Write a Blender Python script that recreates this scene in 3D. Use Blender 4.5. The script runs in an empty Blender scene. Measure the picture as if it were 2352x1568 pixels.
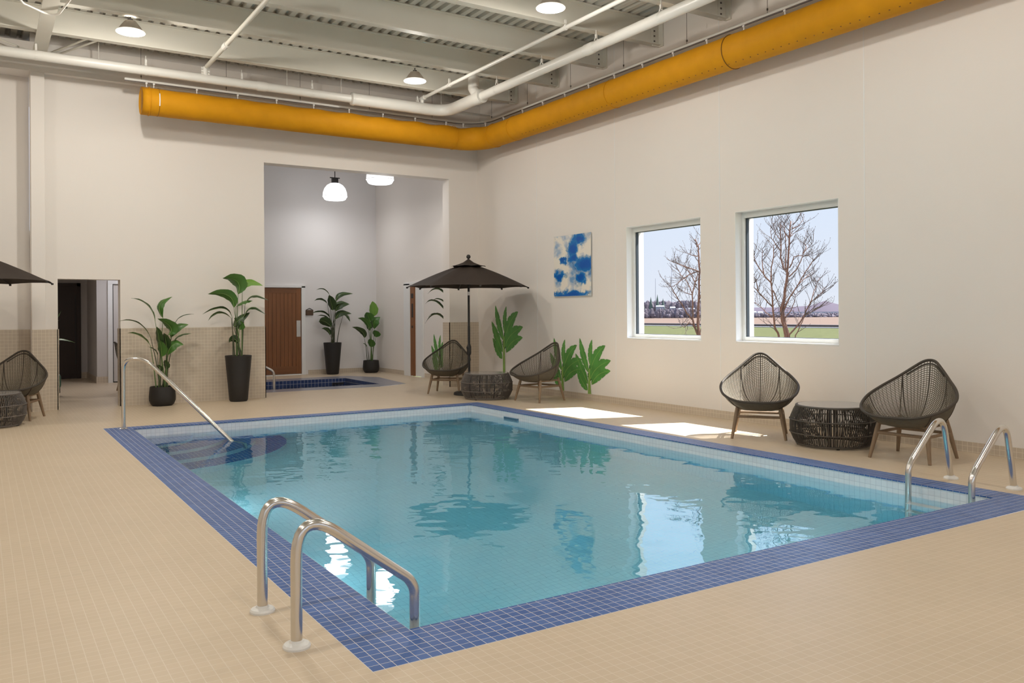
import bpy, math, random
from mathutils import Vector, Matrix
random.seed(7)
PI = math.pi
S = bpy.context.scene
COL = S.collection

# ---------------------------------------------------------------- camera
F_PX, HY, YAW, ROLL, CAM_H = 1938.8, 719.97, 0.5631, 0.00628, 1.35
cd = bpy.data.cameras.new('camera'); cam = bpy.data.objects.new('camera', cd); COL.objects.link(cam)
cd.sensor_width = 36.0; cd.sensor_fit = 'HORIZONTAL'
cd.lens = F_PX * 36.0 / 2352.0
cd.shift_y = -(784 - HY) / 2352.0
cd.shift_x = 0.0
cd.clip_end = 3000; cd.clip_start = 0.05
cam.matrix_world = (Matrix.Translation((0, 0, CAM_H)) @ Matrix.Rotation(-YAW, 4, 'Z')
                    @ Matrix.Rotation(PI / 2, 4, 'X') @ Matrix.Rotation(-ROLL, 4, 'Z'))
S.camera = cam

# ---------------------------------------------------------------- colour management
S.view_settings.view_transform = 'Standard'
S.view_settings.look = 'None'
S.view_settings.gamma = 1.0
S.view_settings.use_curve_mapping = False
S.view_settings.exposure = 0.0

# ---------------------------------------------------------------- sky and sun
w = bpy.data.worlds.new('world'); S.world = w; w.use_nodes = True
nt = w.node_tree; nt.nodes.clear()
wo = nt.nodes.new('ShaderNodeOutputWorld'); wb = nt.nodes.new('ShaderNodeBackground')
tc = nt.nodes.new('ShaderNodeTexCoord'); sx = nt.nodes.new('ShaderNodeSeparateXYZ'); cr = nt.nodes.new('ShaderNodeValToRGB')
nt.links.new(tc.outputs['Generated'], sx.inputs[0]); nt.links.new(sx.outputs['Z'], cr.inputs['Fac'])
cr.color_ramp.elements[0].position = 0.0; cr.color_ramp.elements[0].color = (0.79, 0.83, 0.93, 1)
cr.color_ramp.elements[1].position = 0.6; cr.color_ramp.elements[1].color = (0.42, 0.60, 0.95, 1)
e = cr.color_ramp.elements.new(0.12); e.color = (0.72, 0.81, 0.97, 1)
mr = nt.nodes.new('ShaderNodeMapRange'); mr.interpolation_type = 'SMOOTHSTEP'
for i_, v_ in ((1, .115), (2, .26), (3, 1.04), (4, 2.7)): mr.inputs[i_].default_value = v_
nt.links.new(sx.outputs['Z'], mr.inputs[0]); nt.links.new(mr.outputs[0], wb.inputs[1])
nt.links.new(cr.outputs[0], wb.inputs[0]); nt.links.new(wb.outputs[0], wo.inputs[0])
sd = bpy.data.lights.new('sun', 'SUN'); sun = bpy.data.objects.new('sun', sd); COL.objects.link(sun)
sd.energy = 19.0; sd.angle = 0.006; sd.color = (1.0, 0.97, 0.93)
SUN_DIR = Vector((-0.69, 0.235, -1.0)).normalized()
sun.rotation_euler = SUN_DIR.to_track_quat('-Z', 'Y').to_euler()

LAMP_W = 67.0          # each high bay lamp in the hall
POOL_W = 4.6           # each unseen fill lamp added under water to brighten the pool
ALCOVE_W = 21.0        # each dome lamp over the hot tub
DAYLIGHT = 1.0

# ---------------------------------------------------------------- materials
def lin(c):
    return tuple(((v / 255.0) / 12.92 if v / 255.0 <= 0.04045 else ((v / 255.0 + 0.055) / 1.055) ** 2.4) for v in c)

def mat(name, col, rough=0.5, metal=0.0, spec=0.5, var=0.06, scale=6.0, bump=0.0, bscale=40.0, emit=None, estr=0.0, stretch=None):
    m = bpy.data.materials.new(name); m.use_nodes = True
    n = m.node_tree.nodes; l = m.node_tree.links; b = n['Principled BSDF']
    b.inputs['Roughness'].default_value = rough; b.inputs['Metallic'].default_value = metal
    b.inputs['Specular IOR Level'].default_value = spec
    t = n.new('ShaderNodeTexCoord'); mp = n.new('ShaderNodeMapping')
    if stretch: mp.inputs['Scale'].default_value = stretch
    l.new(t.outputs['Object'], mp.inputs[0])
    no = n.new('ShaderNodeTexNoise'); no.inputs['Scale'].default_value = scale; no.inputs['Detail'].default_value = 4
    l.new(mp.outputs[0], no.inputs['Vector'])
    mx = n.new('ShaderNodeMix'); mx.data_type = 'RGBA'
    mx.inputs[6].default_value = (*[max(0, v * (1 - var)) for v in col], 1)
    mx.inputs[7].default_value = (*[min(1, v * (1 + var)) for v in col], 1)
    l.new(no.outputs['Fac'], mx.inputs[0]); l.new(mx.outputs[2], b.inputs['Base Color'])
    if bump:
        n2 = n.new('ShaderNodeTexNoise'); n2.inputs['Scale'].default_value = bscale; l.new(mp.outputs[0], n2.inputs['Vector'])
        bp = n.new('ShaderNodeBump'); bp.inputs['Strength'].default_value = bump; bp.inputs['Distance'].default_value = 0.01
        l.new(n2.outputs['Fac'], bp.inputs['Height']); l.new(bp.outputs[0], b.inputs['Normal'])
    if emit:
        b.inputs['Emission Color'].default_value = (*emit, 1); b.inputs['Emission Strength'].default_value = estr
    return m

def tile_mat(name, c1, c2, grout, size=0.05, mortar=0.0022, rough=0.35, off=(0, 0), patch=0.05, spec=0.5, bump=0.3, pscale=1.3):
    """square mosaic tiles laid in world metres on floor and walls alike"""
    m = bpy.data.materials.new(name); m.use_nodes = True
    n = m.node_tree.nodes; l = m.node_tree.links; b = n['Principled BSDF']
    g = n.new('ShaderNodeNewGeometry')
    p = n.new('ShaderNodeSeparateXYZ'); l.new(g.outputs['Position'], p.inputs[0])
    q = n.new('ShaderNodeSeparateXYZ'); l.new(g.outputs['True Normal'], q.inputs[0])
    def M(op, a, b_=None, c=None):
        x = n.new('ShaderNodeMath'); x.operation = op
        for i, v in enumerate((a, b_, c)):
            if v is None: continue
            if isinstance(v, (int, float)): x.inputs[i].default_value = v
            else: l.new(v, x.inputs[i])
        return x.outputs[0]
    ax = M('GREATER_THAN', M('ABSOLUTE', q.outputs[0]), 0.6)
    az = M('GREATER_THAN', M('ABSOLUTE', q.outputs[2]), 0.6)
    X, Y, Z = p.outputs
    u = M('ADD', M('MULTIPLY', Y, ax), M('MULTIPLY', X, M('SUBTRACT', 1.0, ax)))
    v = M('ADD', M('MULTIPLY', Y, az), M('MULTIPLY', Z, M('SUBTRACT', 1.0, az)))
    cb = n.new('ShaderNodeCombineXYZ'); l.new(M('SUBTRACT', u, off[0] - 10 * size), cb.inputs[0]); l.new(M('SUBTRACT', v, off[1] - 10 * size), cb.inputs[1])
    br = n.new('ShaderNodeTexBrick'); l.new(cb.outputs[0], br.inputs['Vector'])
    br.offset = 0.0; br.squash = 1.0; br.inputs['Scale'].default_value = 1.0
    br.inputs['Brick Width'].default_value = size; br.inputs['Row Height'].default_value = size
    br.inputs['Mortar Size'].default_value = mortar; br.inputs['Mortar Smooth'].default_value = 0.1; br.inputs['Bias'].default_value = 0.0
    br.inputs['Color1'].default_value = (*c1, 1); br.inputs['Color2'].default_value = (*c2, 1); br.inputs['Mortar'].default_value = (*grout, 1)
    no = n.new('ShaderNodeTexNoise'); no.inputs['Scale'].default_value = pscale; no.inputs['Detail'].default_value = 3
    l.new(g.outputs['Position'], no.inputs['Vector'])
    hs = n.new('ShaderNodeHueSaturation'); l.new(br.outputs['Color'], hs.inputs['Color'])
    l.new(M('ADD', M('MULTIPLY', no.outputs['Fac'], 2 * patch), 1 - patch), hs.inputs['Value'])
    l.new(hs.outputs[0], b.inputs['Base Color'])
    b.inputs['Roughness'].default_value = rough; b.inputs['Specular IOR Level'].default_value = spec
    if bump:
        bp = n.new('ShaderNodeBump'); bp.inputs['Strength'].default_value = bump; bp.inputs['Distance'].default_value = 0.002; bp.invert = True
        l.new(br.outputs['Fac'], bp.inputs['Height']); l.new(bp.outputs[0], b.inputs['Normal'])
    return m

def glass_mat():
    m = bpy.data.materials.new('window_glass'); m.use_nodes = True
    n = m.node_tree.nodes; l = m.node_tree.links; n.remove(n['Principled BSDF'])
    o = n['Material Output']; t = n.new('ShaderNodeBsdfTransparent'); g = n.new('ShaderNodeBsdfGlossy'); mx = n.new('ShaderNodeMixShader'); fr = n.new('ShaderNodeLayerWeight')
    t.inputs[0].default_value = (0.97, 0.985, 0.985, 1); g.inputs['Roughness'].default_value = 0.01; fr.inputs[0].default_value = 0.25
    mm = n.new('ShaderNodeMath'); mm.operation = 'MULTIPLY_ADD'; mm.inputs[1].default_value = 0.08; mm.inputs[2].default_value = 0.02
    l.new(fr.outputs['Facing'], mm.inputs[0]); l.new(mm.outputs[0], mx.inputs[0]); l.new(t.outputs[0], mx.inputs[1]); l.new(g.outputs[0], mx.inputs[2]); l.new(mx.outputs[0], o.inputs['Surface'])
    return m

def water_mat(name, absorb, dens, bstr=0.05, scale=2.2):
    m = bpy.data.materials.new(name); m.use_nodes = True
    n = m.node_tree.nodes; l = m.node_tree.links; n.remove(n['Principled BSDF'])
    o = n['Material Output']; g = n.new('ShaderNodeBsdfGlass'); g.inputs['IOR'].default_value = 1.33; g.inputs['Roughness'].default_value = 0.0
    va = n.new('ShaderNodeVolumeAbsorption'); va.inputs['Color'].default_value = (*absorb, 1); va.inputs['Density'].default_value = dens
    ge = n.new('ShaderNodeNewGeometry')
    mp = n.new('ShaderNodeMapping'); mp.inputs['Scale'].default_value = (1, 1.0, 1); mp.inputs['Rotation'].default_value = (0, 0, YAW); l.new(ge.outputs['Position'], mp.inputs[0])
    n1 = n.new('ShaderNodeTexNoise'); n1.inputs['Scale'].default_value = scale; n1.inputs['Detail'].default_value = 2; l.new(mp.outputs[0], n1.inputs['Vector'])
    n2 = n.new('ShaderNodeTexNoise'); n2.inputs['Scale'].default_value = scale * 4.5; n2.inputs['Detail'].default_value = 1; l.new(mp.outputs[0], n2.inputs['Vector'])
    ad = n.new('ShaderNodeMath'); ad.operation = 'MULTIPLY_ADD'; ad.inputs[1].default_value = 0.05
    l.new(n2.outputs['Fac'], ad.inputs[0]); l.new(n1.outputs['Fac'], ad.inputs[2])
    bp = n.new('ShaderNodeBump'); bp.inputs['Strength'].default_value = 1.0; bp.inputs['Distance'].default_value = bstr
    l.new(ad.outputs[0], bp.inputs['Height']); l.new(bp.outputs[0], g.inputs['Normal'])
    l.new(g.outputs[0], o.inputs['Surface']); l.new(va.outputs[0], o.inputs['Volume'])
    return m

WALL = mat('wall_paint', (0.82, 0.775, 0.73), 0.6, var=0.02, scale=0.8, bump=0.05, bscale=60, spec=0.25)
WALL_COOL = mat('alcove_paint', (0.80, 0.78, 0.775), 0.6, var=0.02, scale=0.8, spec=0.25)
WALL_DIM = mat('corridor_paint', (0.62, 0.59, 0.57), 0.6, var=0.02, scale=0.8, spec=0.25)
STEEL_W = mat('painted_steel', (0.68, 0.655, 0.58), 0.5, var=0.04, scale=3)
DECK = mat('painted_deck', (0.62, 0.60, 0.54), 0.5, var=0.04, scale=2)
PIPE_W = mat('white_pipe_paint', (0.80, 0.78, 0.73), 0.35, var=0.03, scale=5)
TRIM = mat('white_gloss_trim', (0.82, 0.82, 0.81), 0.3, var=0.02)
VINYL = mat('window_vinyl', (0.74, 0.75, 0.73), 0.35, var=0.02)
GASKET = mat('black_gasket', (0.03, 0.04, 0.05), 0.5)
FLOOR_T = tile_mat('beige_floor_tile', (0.60, 0.485, 0.345), (0.625, 0.505, 0.365), (0.70, 0.60, 0.48), off=(1.25, 2.98), rough=0.42, patch=0.06, mortar=0.0016)
WALL_T = tile_mat('beige_wall_tile', (0.56, 0.475, 0.375), (0.60, 0.51, 0.40), (0.74, 0.66, 0.54), off=(0.0, 0.01), rough=0.3, patch=0.04)
BLUE_T = tile_mat('blue_coping_tile', (0.047, 0.115, 0.33), (0.075, 0.155, 0.40), (0.72, 0.68, 0.64), off=(1.25, 2.98), rough=0.38, spec=0.18, patch=0.12, mortar=0.0014, pscale=5)
STEP_T = tile_mat('blue_step_tile', (0.04, 0.13, 0.40), (0.06, 0.17, 0.48), (0.55, 0.65, 0.75), off=(1.25, 2.98), rough=0.25, patch=0.1, mortar=0.002, pscale=5)
WHITE_T = tile_mat('white_pool_tile', (0.84, 0.86, 0.90), (0.88, 0.90, 0.93), (0.60, 0.62, 0.68), off=(1.25, 2.98), rough=0.25, patch=0.03, mortar=0.0013)
SPA_GREY = tile_mat('slate_spa_tile', (0.20, 0.20, 0.25), (0.25, 0.25, 0.30), (0.42, 0.40, 0.42), rough=0.3, patch=0.08, mortar=0.002)
SPA_BLUE = tile_mat('navy_spa_tile', (0.03, 0.055, 0.16), (0.045, 0.075, 0.20), (0.50, 0.50, 0.55), size=0.075, rough=0.2, mortar=0.003)
STEEL = mat('brushed_stainless', (0.70, 0.68, 0.65), 0.21, 1.0, var=0.03, scale=3, stretch=(1, 1, 0.2))
CHROME = mat('satin_steel_plate', (0.72, 0.72, 0.72), 0.35, 1.0)
WHITE_PL = mat('white_plastic', (0.80, 0.79, 0.76), 0.35)
ORANGE = mat('orange_duct_fabric', (0.62, 0.275, 0.006), 0.65, var=0.12, scale=5, bump=0.6, bscale=8, spec=0.2)
ORANGE_D = mat('orange_duct_seam', (0.20, 0.09, 0.01), 0.7)
WHITE_TH = mat('white_zip', (0.8, 0.8, 0.78), 0.6)
ALU = mat('aluminium_rail', (0.66, 0.65, 0.61), 0.4, 0.0, var=0.03)
WIRE = mat('dark_wire', (0.12, 0.10, 0.09), 0.5, 0.3)
ROPE = mat('olive_brown_rope', (0.15, 0.125, 0.088), 0.7, var=0.2, scale=30, bump=0.3, bscale=200)
ROPE_R = mat('dark_rope_rim', (0.060, 0.048, 0.036), 0.7, var=0.2, scale=30)
ROPE_T = mat('grey_brown_cord', (0.15, 0.13, 0.115), 0.65, var=0.25, scale=40)
ROPE_T2 = mat('dark_brown_cord', (0.085, 0.072, 0.058), 0.65, var=0.25, scale=40)
TEAK = mat('weathered_teak', (0.26, 0.175, 0.105), 0.6, var=0.3, scale=8, stretch=(8, 8, 0.8))
STONE = mat('grey_glass_top', (0.33, 0.32, 0.31), 0.12, var=0.05)
IRON = mat('dark_iron', (0.03, 0.028, 0.027), 0.5, 0.2)
CANOPY = mat('dark_brown_canopy', (0.040, 0.030, 0.024), 0.75, var=0.12, scale=4, bump=0.2, bscale=300, spec=0.2)
POT = mat('black_planter', (0.018, 0.016, 0.015), 0.55, var=0.1, bump=0.1, bscale=60)
SOIL = mat('dark_soil', (0.03, 0.022, 0.015), 0.9, bump=0.6, bscale=80)
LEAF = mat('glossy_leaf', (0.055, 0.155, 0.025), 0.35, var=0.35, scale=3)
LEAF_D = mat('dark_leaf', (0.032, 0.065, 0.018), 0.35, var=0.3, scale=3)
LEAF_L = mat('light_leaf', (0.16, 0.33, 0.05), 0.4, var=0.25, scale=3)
STEM = mat('plant_stem', (0.10, 0.17, 0.05), 0.45, var=0.3, scale=6)
STEM_D = mat('dark_plant_stem', (0.06, 0.07, 0.035), 0.5, var=0.3, scale=6)
RIB = mat('pale_midrib', (0.32, 0.45, 0.14), 0.5)
DEC = mat('decal_green', (0.095, 0.30, 0.06), 0.5, var=0.45, scale=7)
DEC_D = mat('decal_dark_green', (0.035, 0.13, 0.03), 0.5, var=0.4, scale=7)
DEC_S = mat('decal_stalk', (0.26, 0.44, 0.10), 0.5, var=0.3, scale=12)
BROWN_DOOR = mat('red_cedar', (0.22, 0.085, 0.028), 0.45, var=0.35, scale=2.2, stretch=(9, 9, 0.5))
BROWN_DOOR2 = mat('red_cedar_rail', (0.19, 0.075, 0.026), 0.45, var=0.35, scale=2.2, stretch=(0.6, 9, 9))
DARK_DOOR = mat('dark_walnut', (0.030, 0.014, 0.008), 0.45, var=0.3, scale=3, stretch=(6, 6, 0.5))
GRASS = mat('spring_grass', (0.070, 0.072, 0.028), 0.95, spec=0.05, var=0.55, scale=2.5, bump=0.4, bscale=6)
FIELD = mat('dry_field', (0.125, 0.085, 0.064), 0.95, spec=0.05, var=0.12, scale=0.05)
RAILM = mat('rail_ballast', (0.05, 0.035, 0.03), 0.9)
BALL = mat('pale_gravel', (0.25, 0.23, 0.22), 0.9, var=0.3, scale=3)
BARK = mat('reddish_bark', (0.11, 0.047, 0.028), 0.8, var=0.4, scale=12)
TWIG = mat('grey_twig', (0.065, 0.042, 0.038), 0.8, var=0.3, scale=20)
SHRUB = mat('bare_shrub', (0.10, 0.078, 0.088), 0.95, var=0.3, scale=0.1)
CONI = mat('conifer', (0.05, 0.075, 0.06), 0.95, var=0.3, scale=0.2)
HOUSE = mat('pale_siding', (0.18, 0.19, 0.22), 0.8)
HROOF = mat('snow_grey_roof', (0.20, 0.215, 0.245), 0.8)
HILL = mat('purple_grey_hill', (0.075, 0.060, 0.074), 0.95, spec=0.05, var=0.15, scale=0.02)
GREEN_PAD = mat('green_vinyl', (0.02, 0.10, 0.06), 0.4)
GLASS = glass_mat()
WATER = water_mat('pool_water', (0.05, 0.84, 0.96), 0.48, bstr=0.008, scale=2.4)
WATER_SPA = water_mat('spa_water', (0.5, 0.8, 0.85), 0.6, bstr=0.004, scale=4)

def lens_mat(name, col, s):
    m = bpy.data.materials.new(name); m.use_nodes = True
    n = m.node_tree.nodes; b = n['Principled BSDF']; b.inputs['Base Color'].default_value = (0.9, 0.9, 0.9, 1)
    no = n.new('ShaderNodeTexNoise'); no.inputs['Scale'].default_value = 30
    b.inputs['Emission Color'].default_value = (*col, 1); b.inputs['Emission Strength'].default_value = s
    return m
LENS = lens_mat('lamp_lens', (1.0, 0.93, 0.82), 14.0)
DOME = lens_mat('dome_shade', (0.97, 0.97, 1.0), 1.3)
DOME_B = lens_mat('dome_lens', (0.95, 0.97, 1.0), 2.5)
RING = lens_mat('lamp_ring', (1.0, 0.93, 0.82), 0.9)
REFL = mat('acrylic_reflector', (0.42, 0.37, 0.31), 0.3, var=0.05)

# ---------------------------------------------------------------- mesh helpers
class MB:
    def __init__(s): s.v = []; s.f = []; s.m = []; s.mi = 0
    def add(s, vs, fs):
        o = len(s.v); s.v += [tuple(v) for v in vs]
        for f in fs: s.f.append(tuple(i + o for i in f)); s.m.append(s.mi)
        return s
    def box(s, x0, y0, z0, x1, y1, z1):
        return s.add([(x0, y0, z0), (x1, y0, z0), (x1, y1, z0), (x0, y1, z0), (x0, y0, z1), (x1, y0, z1), (x1, y1, z1), (x0, y1, z1)],
                     [(0, 3, 2, 1), (4, 5, 6, 7), (0, 1, 5, 4), (1, 2, 6, 5), (2, 3, 7, 6), (3, 0, 4, 7)])
    def quad(s, a, b, c, d): return s.add([a, b, c, d], [(0, 1, 2, 3)])
    def tube(s, pts, r, n=12, closed=False, caps=True, up=None):
        P = [Vector(p) for p in pts]; N = len(P); rr = r if isinstance(r, (list, tuple)) else [r] * N
        vs = []; prev = None
        for i, p in enumerate(P):
            if closed: t = (P[(i + 1) % N] - P[i - 1])
            else: t = P[min(i + 1, N - 1)] - P[max(i - 1, 0)]
            if t.length < 1e-9: t = Vector((0, 0, 1))
            t.normalize()
            if prev is None:
                a = Vector(up) if up else (Vector((0, 0, 1)) if abs(t.z) < 0.9 else Vector((1, 0, 0)))
                nrm = (a - t * a.dot(t)).normalized()
            else:
                nrm = prev - t * prev.dot(t)
                nrm = nrm.normalized() if nrm.length > 1e-6 else t.orthogonal().normalized()
            prev = nrm; b = t.cross(nrm)
            # mitre: widen at bends
            k = 1.0
            if 0 < i < N - 1:
                c = (P[i] - P[i - 1]).normalized().dot((P[i + 1] - P[i]).normalized())
                k = 1.0 / max(0.5, math.sqrt(max(0.0, (1 + c) / 2)))
                k = 1 + (k - 1) * 0.5
            for j in range(n):
                a = 2 * PI * j / n
                vs.append(p + (nrm * math.cos(a) + b * math.sin(a)) * rr[i] * k)
        fs = []
        R = N if closed else N - 1
        for i in range(R):
            i2 = (i + 1) % N
            for j in range(n):
                j2 = (j + 1) % n
                fs.append((i * n + j, i * n + j2, i2 * n + j2, i2 * n + j))
        if caps and not closed:
            fs.append(tuple(range(n - 1, -1, -1))); fs.append(tuple((N - 1) * n + j for j in range(n)))
        return s.add(vs, fs)
    def lathe(s, prof, n=32, c=(0, 0, 0), cap0=False, cap1=False, ph=0.0):
        vs = []
        for r, z in prof:
            for j in range(n):
                a = 2 * PI * j / n + ph; vs.append((c[0] + r * math.cos(a), c[1] + r * math.sin(a), c[2] + z))
        fs = []
        for i in range(len(prof) - 1):
            for j in range(n):
                j2 = (j + 1) % n; fs.append((i * n + j, i * n + j2, (i + 1) * n + j2, (i + 1) * n + j))
        if cap0: fs.append(tuple(range(n - 1, -1, -1)))
        if cap1: fs.append(tuple((len(prof) - 1) * n + j for j in range(n)))
        return s.add(vs, fs)
    def prism(s, poly, z0, z1):
        n = len(poly)
        vs = [(x, y, z0) for x, y in poly] + [(x, y, z1) for x, y in poly]
        return s.add(vs, [tuple(range(n - 1, -1, -1)), tuple(range(n, 2 * n))] + [(i, (i + 1) % n, n + (i + 1) % n, n + i) for i in range(n)])
    def build(s, name, m=None, parent=None, smooth=False, origin=None, bevel=0.0):
        me = bpy.data.meshes.new(name)
        vs = s.v if origin is None else [(v[0] - origin[0], v[1] - origin[1], v[2] - origin[2]) for v in s.v]
        me.from_pydata(vs, [], s.f)
        for x in (m if isinstance(m, (list, tuple)) else [m]):
            if x: me.materials.append(x)
        if any(s.m): me.polygons.foreach_set('material_index', s.m)
        if smooth:
            me.polygons.foreach_set('use_smooth', [True] * len(s.f)); me.update()
            if smooth != 'full': me.set_sharp_from_angle(angle=0.6)
        me.update()
        o = bpy.data.objects.new(name, me); COL.objects.link(o)
        if origin is not None and parent is None: o.location = origin
        if parent: o.parent = parent
        if bevel:
            b = o.modifiers.new('bevel', 'BEVEL'); b.width = bevel; b.segments = 2; b.limit_method = 'ANGLE'; b.angle_limit = 0.6
        return o

def tag(o, label, cat, group=None):
    o['label'] = label; o['category'] = cat
    if group: o['group'] = group
    return o
def thing(name, label, cat, loc=(0, 0, 0), rz=0.0, group=None):
    o = bpy.data.objects.new(name, None); COL.objects.link(o); o.location = loc; o.rotation_euler = (0, 0, rz); o.empty_display_size = 0.1
    return tag(o, label, cat, group)
def struct(o, label=None, cat=None):
    o['kind'] = 'structure'
    if label: o['label'] = label
    if cat: o['category'] = cat
    return o
def dup(root, loc, rz, label, group=None):
    def cp(o, parent):
        c = o.copy(); COL.objects.link(c)
        if parent: c.parent = parent
        for ch in list(o.children): cp(ch, c)
        return c
    r = cp(root, None); r.location = loc; r.rotation_euler = (0, 0, rz); r['label'] = label
    if group: r['group'] = group
    return r
def arc(c, r, a0, a1, n, ax=(1, 0, 0), ay=(0, 0, 1)):
    ax, ay, c = Vector(ax), Vector(ay), Vector(c)
    return [c + (ax * math.cos(a0 + (a1 - a0) * i / n) + ay * math.sin(a0 + (a1 - a0) * i / n)) * r for i in range(n + 1)]
def fillet(pts, r, n=8):
    """round the inner corners of a polyline"""
    P = [Vector(p) for p in pts]; out = [P[0]]
    for i in range(1, len(P) - 1):
        a = (P[i - 1] - P[i]); b = (P[i + 1] - P[i]); la, lb = a.length, b.length; a.normalize(); b.normalize()
        ang = a.angle(b); rr = r[i - 1] if isinstance(r, (list, tuple)) else r
        d = min(rr / math.tan(ang / 2), la * 0.49, lb * 0.49)
        s, e_ = P[i] + a * d, P[i] + b * d
        for k in range(n + 1):
            t = k / n; q = s.lerp(P[i], t).lerp(P[i].lerp(e_, t), t); out.append(q)
    out.append(P[-1]); return out

# ================================================================= SETTING
XW, YW, ZD = 7.99, 13.85, 5.38          # right wall face, back wall face, deck height
XL, YN = -6.5, -4.0
# ---- floor with openings for the pool and the hot tub
def floor_mesh():
    import bmesh
    bm = bmesh.new()
    def loop(pts):
        vs = [bm.verts.new((x, y, 0)) for x, y in pts]
        return [bm.edges.new((vs[i], vs[(i + 1) % len(vs)])) for i in range(len(vs))]
    ed = loop([(XL, YN), (XW, YN), (XW, 18.7), (3.2, 18.7), (3.2, 20.7), (-1.5, 20.7), (-1.5, 14.3), (XL, 14.3)])
    ed += loop([(1.25, 2.98), (6.43, 2.98), (6.43, 11.19), (1.25, 11.19)])
    ed += loop(SPA_OUT)
    bmesh.ops.triangle_fill(bm, use_beauty=True, use_dissolve=False, edges=ed)
    for f in bm.faces:
        f.normal_update()
        if f.normal.z < 0: f.normal_flip()
    me = bpy.data.meshes.new('floor'); bm.to_mesh(me); bm.free(); me.materials.append(FLOOR_T)
    o = bpy.data.objects.new('floor', me); COL.objects.link(o); return o
SPA_OUT = [(3.9, 14.75), (6.35, 14.68), (7.02, 14.98), (7.27, 16.9), (6.88, 17.67), (3.9, 17.67)]
SPA_IN = [(4.15, 15.25), (6.59, 15.25), (6.59, 17.12), (4.15, 17.12)]
struct(floor_mesh(), 'beige mosaic tiled pool deck floor', 'floor')

# ---- walls
def wall_panels(rects, axis, p0, p1):
    m = MB()
    for a0, a1, z0, z1 in rects:
        if axis == 'x': m.box(p0, a0, z0, p1, a1, z1)
        else: m.box(a0, p0, z0, a1, p1, z1)
    return m
W1 = (8.02, 9.52); W2 = (5.925, 7.425); WZ = (0.985, 2.60)
XO = XW + 0.33
r = [(YN, W2[0], 0, ZD + .1), (W2[1], W1[0], 0, ZD + .1), (W1[1], 16.25, 0, ZD + .1), (16.83, 18.95, 0, ZD + .1), (16.25, 16.83, 2.0, ZD + .1),
     (W2[0], W2[1], 0, WZ[0]), (W2[0], W2[1], WZ[1], ZD + .1), (W1[0], W1[1], 0, WZ[0]), (W1[0], W1[1], WZ[1], ZD + .1)]
struct(wall_panels(r, 'x', XW, XO).build('wall_right', WALL), 'long off-white right wall with two windows', 'wall')
r = [(0.63, 0.964, 0, ZD + .1), (1.793, 3.955, 0, ZD + .1), (7.375, XW, 0, ZD + .1), (0.964, 1.793, 1.895, ZD + .1), (3.955, 7.375, 3.85, ZD + .1)]
struct(wall_panels(r, 'y', YW, YW + 0.25).build('wall_back', WALL), 'off-white back wall with tall opening and doorway', 'wall')
struct(MB().box(XL, YW + 0.30, 0, 0.63, YW + 0.5, ZD + .1).build('wall_back_recess', WALL), 'recessed back wall left of the pilaster', 'wall')
struct(MB().box(XL - .2, YN, 0, XL, YW + .5, ZD + .1).build('wall_left', WALL), 'left wall', 'wall')
FW = [(-4.6, -1.8), (-.6, 2.2), (3.4, 6.2)]  # unseen window openings added to let in cool daylight fill
m = MB(); xs = [XL] + [v for f_ in FW for v in f_] + [XO]
for i in range(0, len(xs), 2): m.box(xs[i], YN - .2, 0, xs[i + 1], YN, ZD + .1)
for a_, b_ in FW: m.box(a_, YN - .2, 0, b_, YN, .9); m.box(a_, YN - .2, 2.8, b_, YN, ZD + .1)
struct(m.build('wall_front', WALL), 'wall behind the camera with three added daylight fill windows', 'wall')
for i, (a_, b_) in enumerate(FW):
    root = bpy.data.objects.new('window_%d' % (i + 3), None); COL.objects.link(root); root.location = ((a_ + b_) / 2, YN - .1, .9); root['kind'] = 'structure'; root['label'] = ('unseen fill window added left behind the camera', 'unseen fill window added straight behind the camera', 'unseen fill window added right behind the camera')[i]; root['category'] = 'window'
    o = Vector(root.location); m = MB()
    for q in ((a_, a_ + .06, .9, 2.8), (b_ - .06, b_, .9, 2.8), (a_, b_, .9, .96), (a_, b_, 2.74, 2.8), ((a_ + b_) / 2 - .03, (a_ + b_) / 2 + .03, .9, 2.8)): m.box(q[0], YN - .14, q[2], q[1], YN - .06, q[3])
    m.build('window_frame', VINYL, root, origin=o)
    MB().quad((a_, YN - .1, .9), (b_, YN - .1, .9), (b_, YN - .1, 2.8), (a_, YN - .1, 2.8)).build('pane', GLASS, root, origin=o)
    d_ = bpy.data.lights.new('window_portal', 'AREA'); d_.shape = 'RECTANGLE'; d_.size = b_ - a_; d_.size_y = 1.9; d_.cycles.is_portal = True
    ob = bpy.data.objects.new('window_portal', d_); COL.objects.link(ob); ob.location = ((a_ + b_) / 2, YN - .21, 1.85); ob.rotation_euler = (-PI / 2, 0, PI)
# alcove and corridor shell
struct(MB().box(3.1, 18.7, 0, XO, 18.9, 5.2).build('wall_alcove_back', WALL_COOL), 'back wall of the hot tub alcove', 'wall')
struct(MB().box(3.1, YW + .25, 0, 3.2, 18.7, 5.2).build('wall_alcove_left', WALL_COOL), 'left wall of the alcove', 'wall')
struct(MB().box(3.1, YW + .25, 5.0, XO - .33, 18.9, 5.1).build('ceiling_alcove', WALL_COOL), 'alcove ceiling', 'ceiling')
m = MB(); m.box(2.0, 18.83, 0, 2.29, 18.95, 2.6); m.box(2.0, 18.95, 0, 2.1, 20.6, 2.6); m.box(2.29, 18.83, 2.0, 3.1, 18.95, 2.6); m.box(2.6, 18.83, 0, 3.1, 18.95, 2.0)
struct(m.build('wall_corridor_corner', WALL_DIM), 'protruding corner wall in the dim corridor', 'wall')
m = MB(); m.box(-1.5, 20.6, 0, 2.1, 20.7, 2.6); m.box(-1.6, YW + .5, 0, -1.5, 20.7, 2.6); m.box(0.63, YW + .25, 2.5, 3.1, YW + .5, 2.6)
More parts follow.
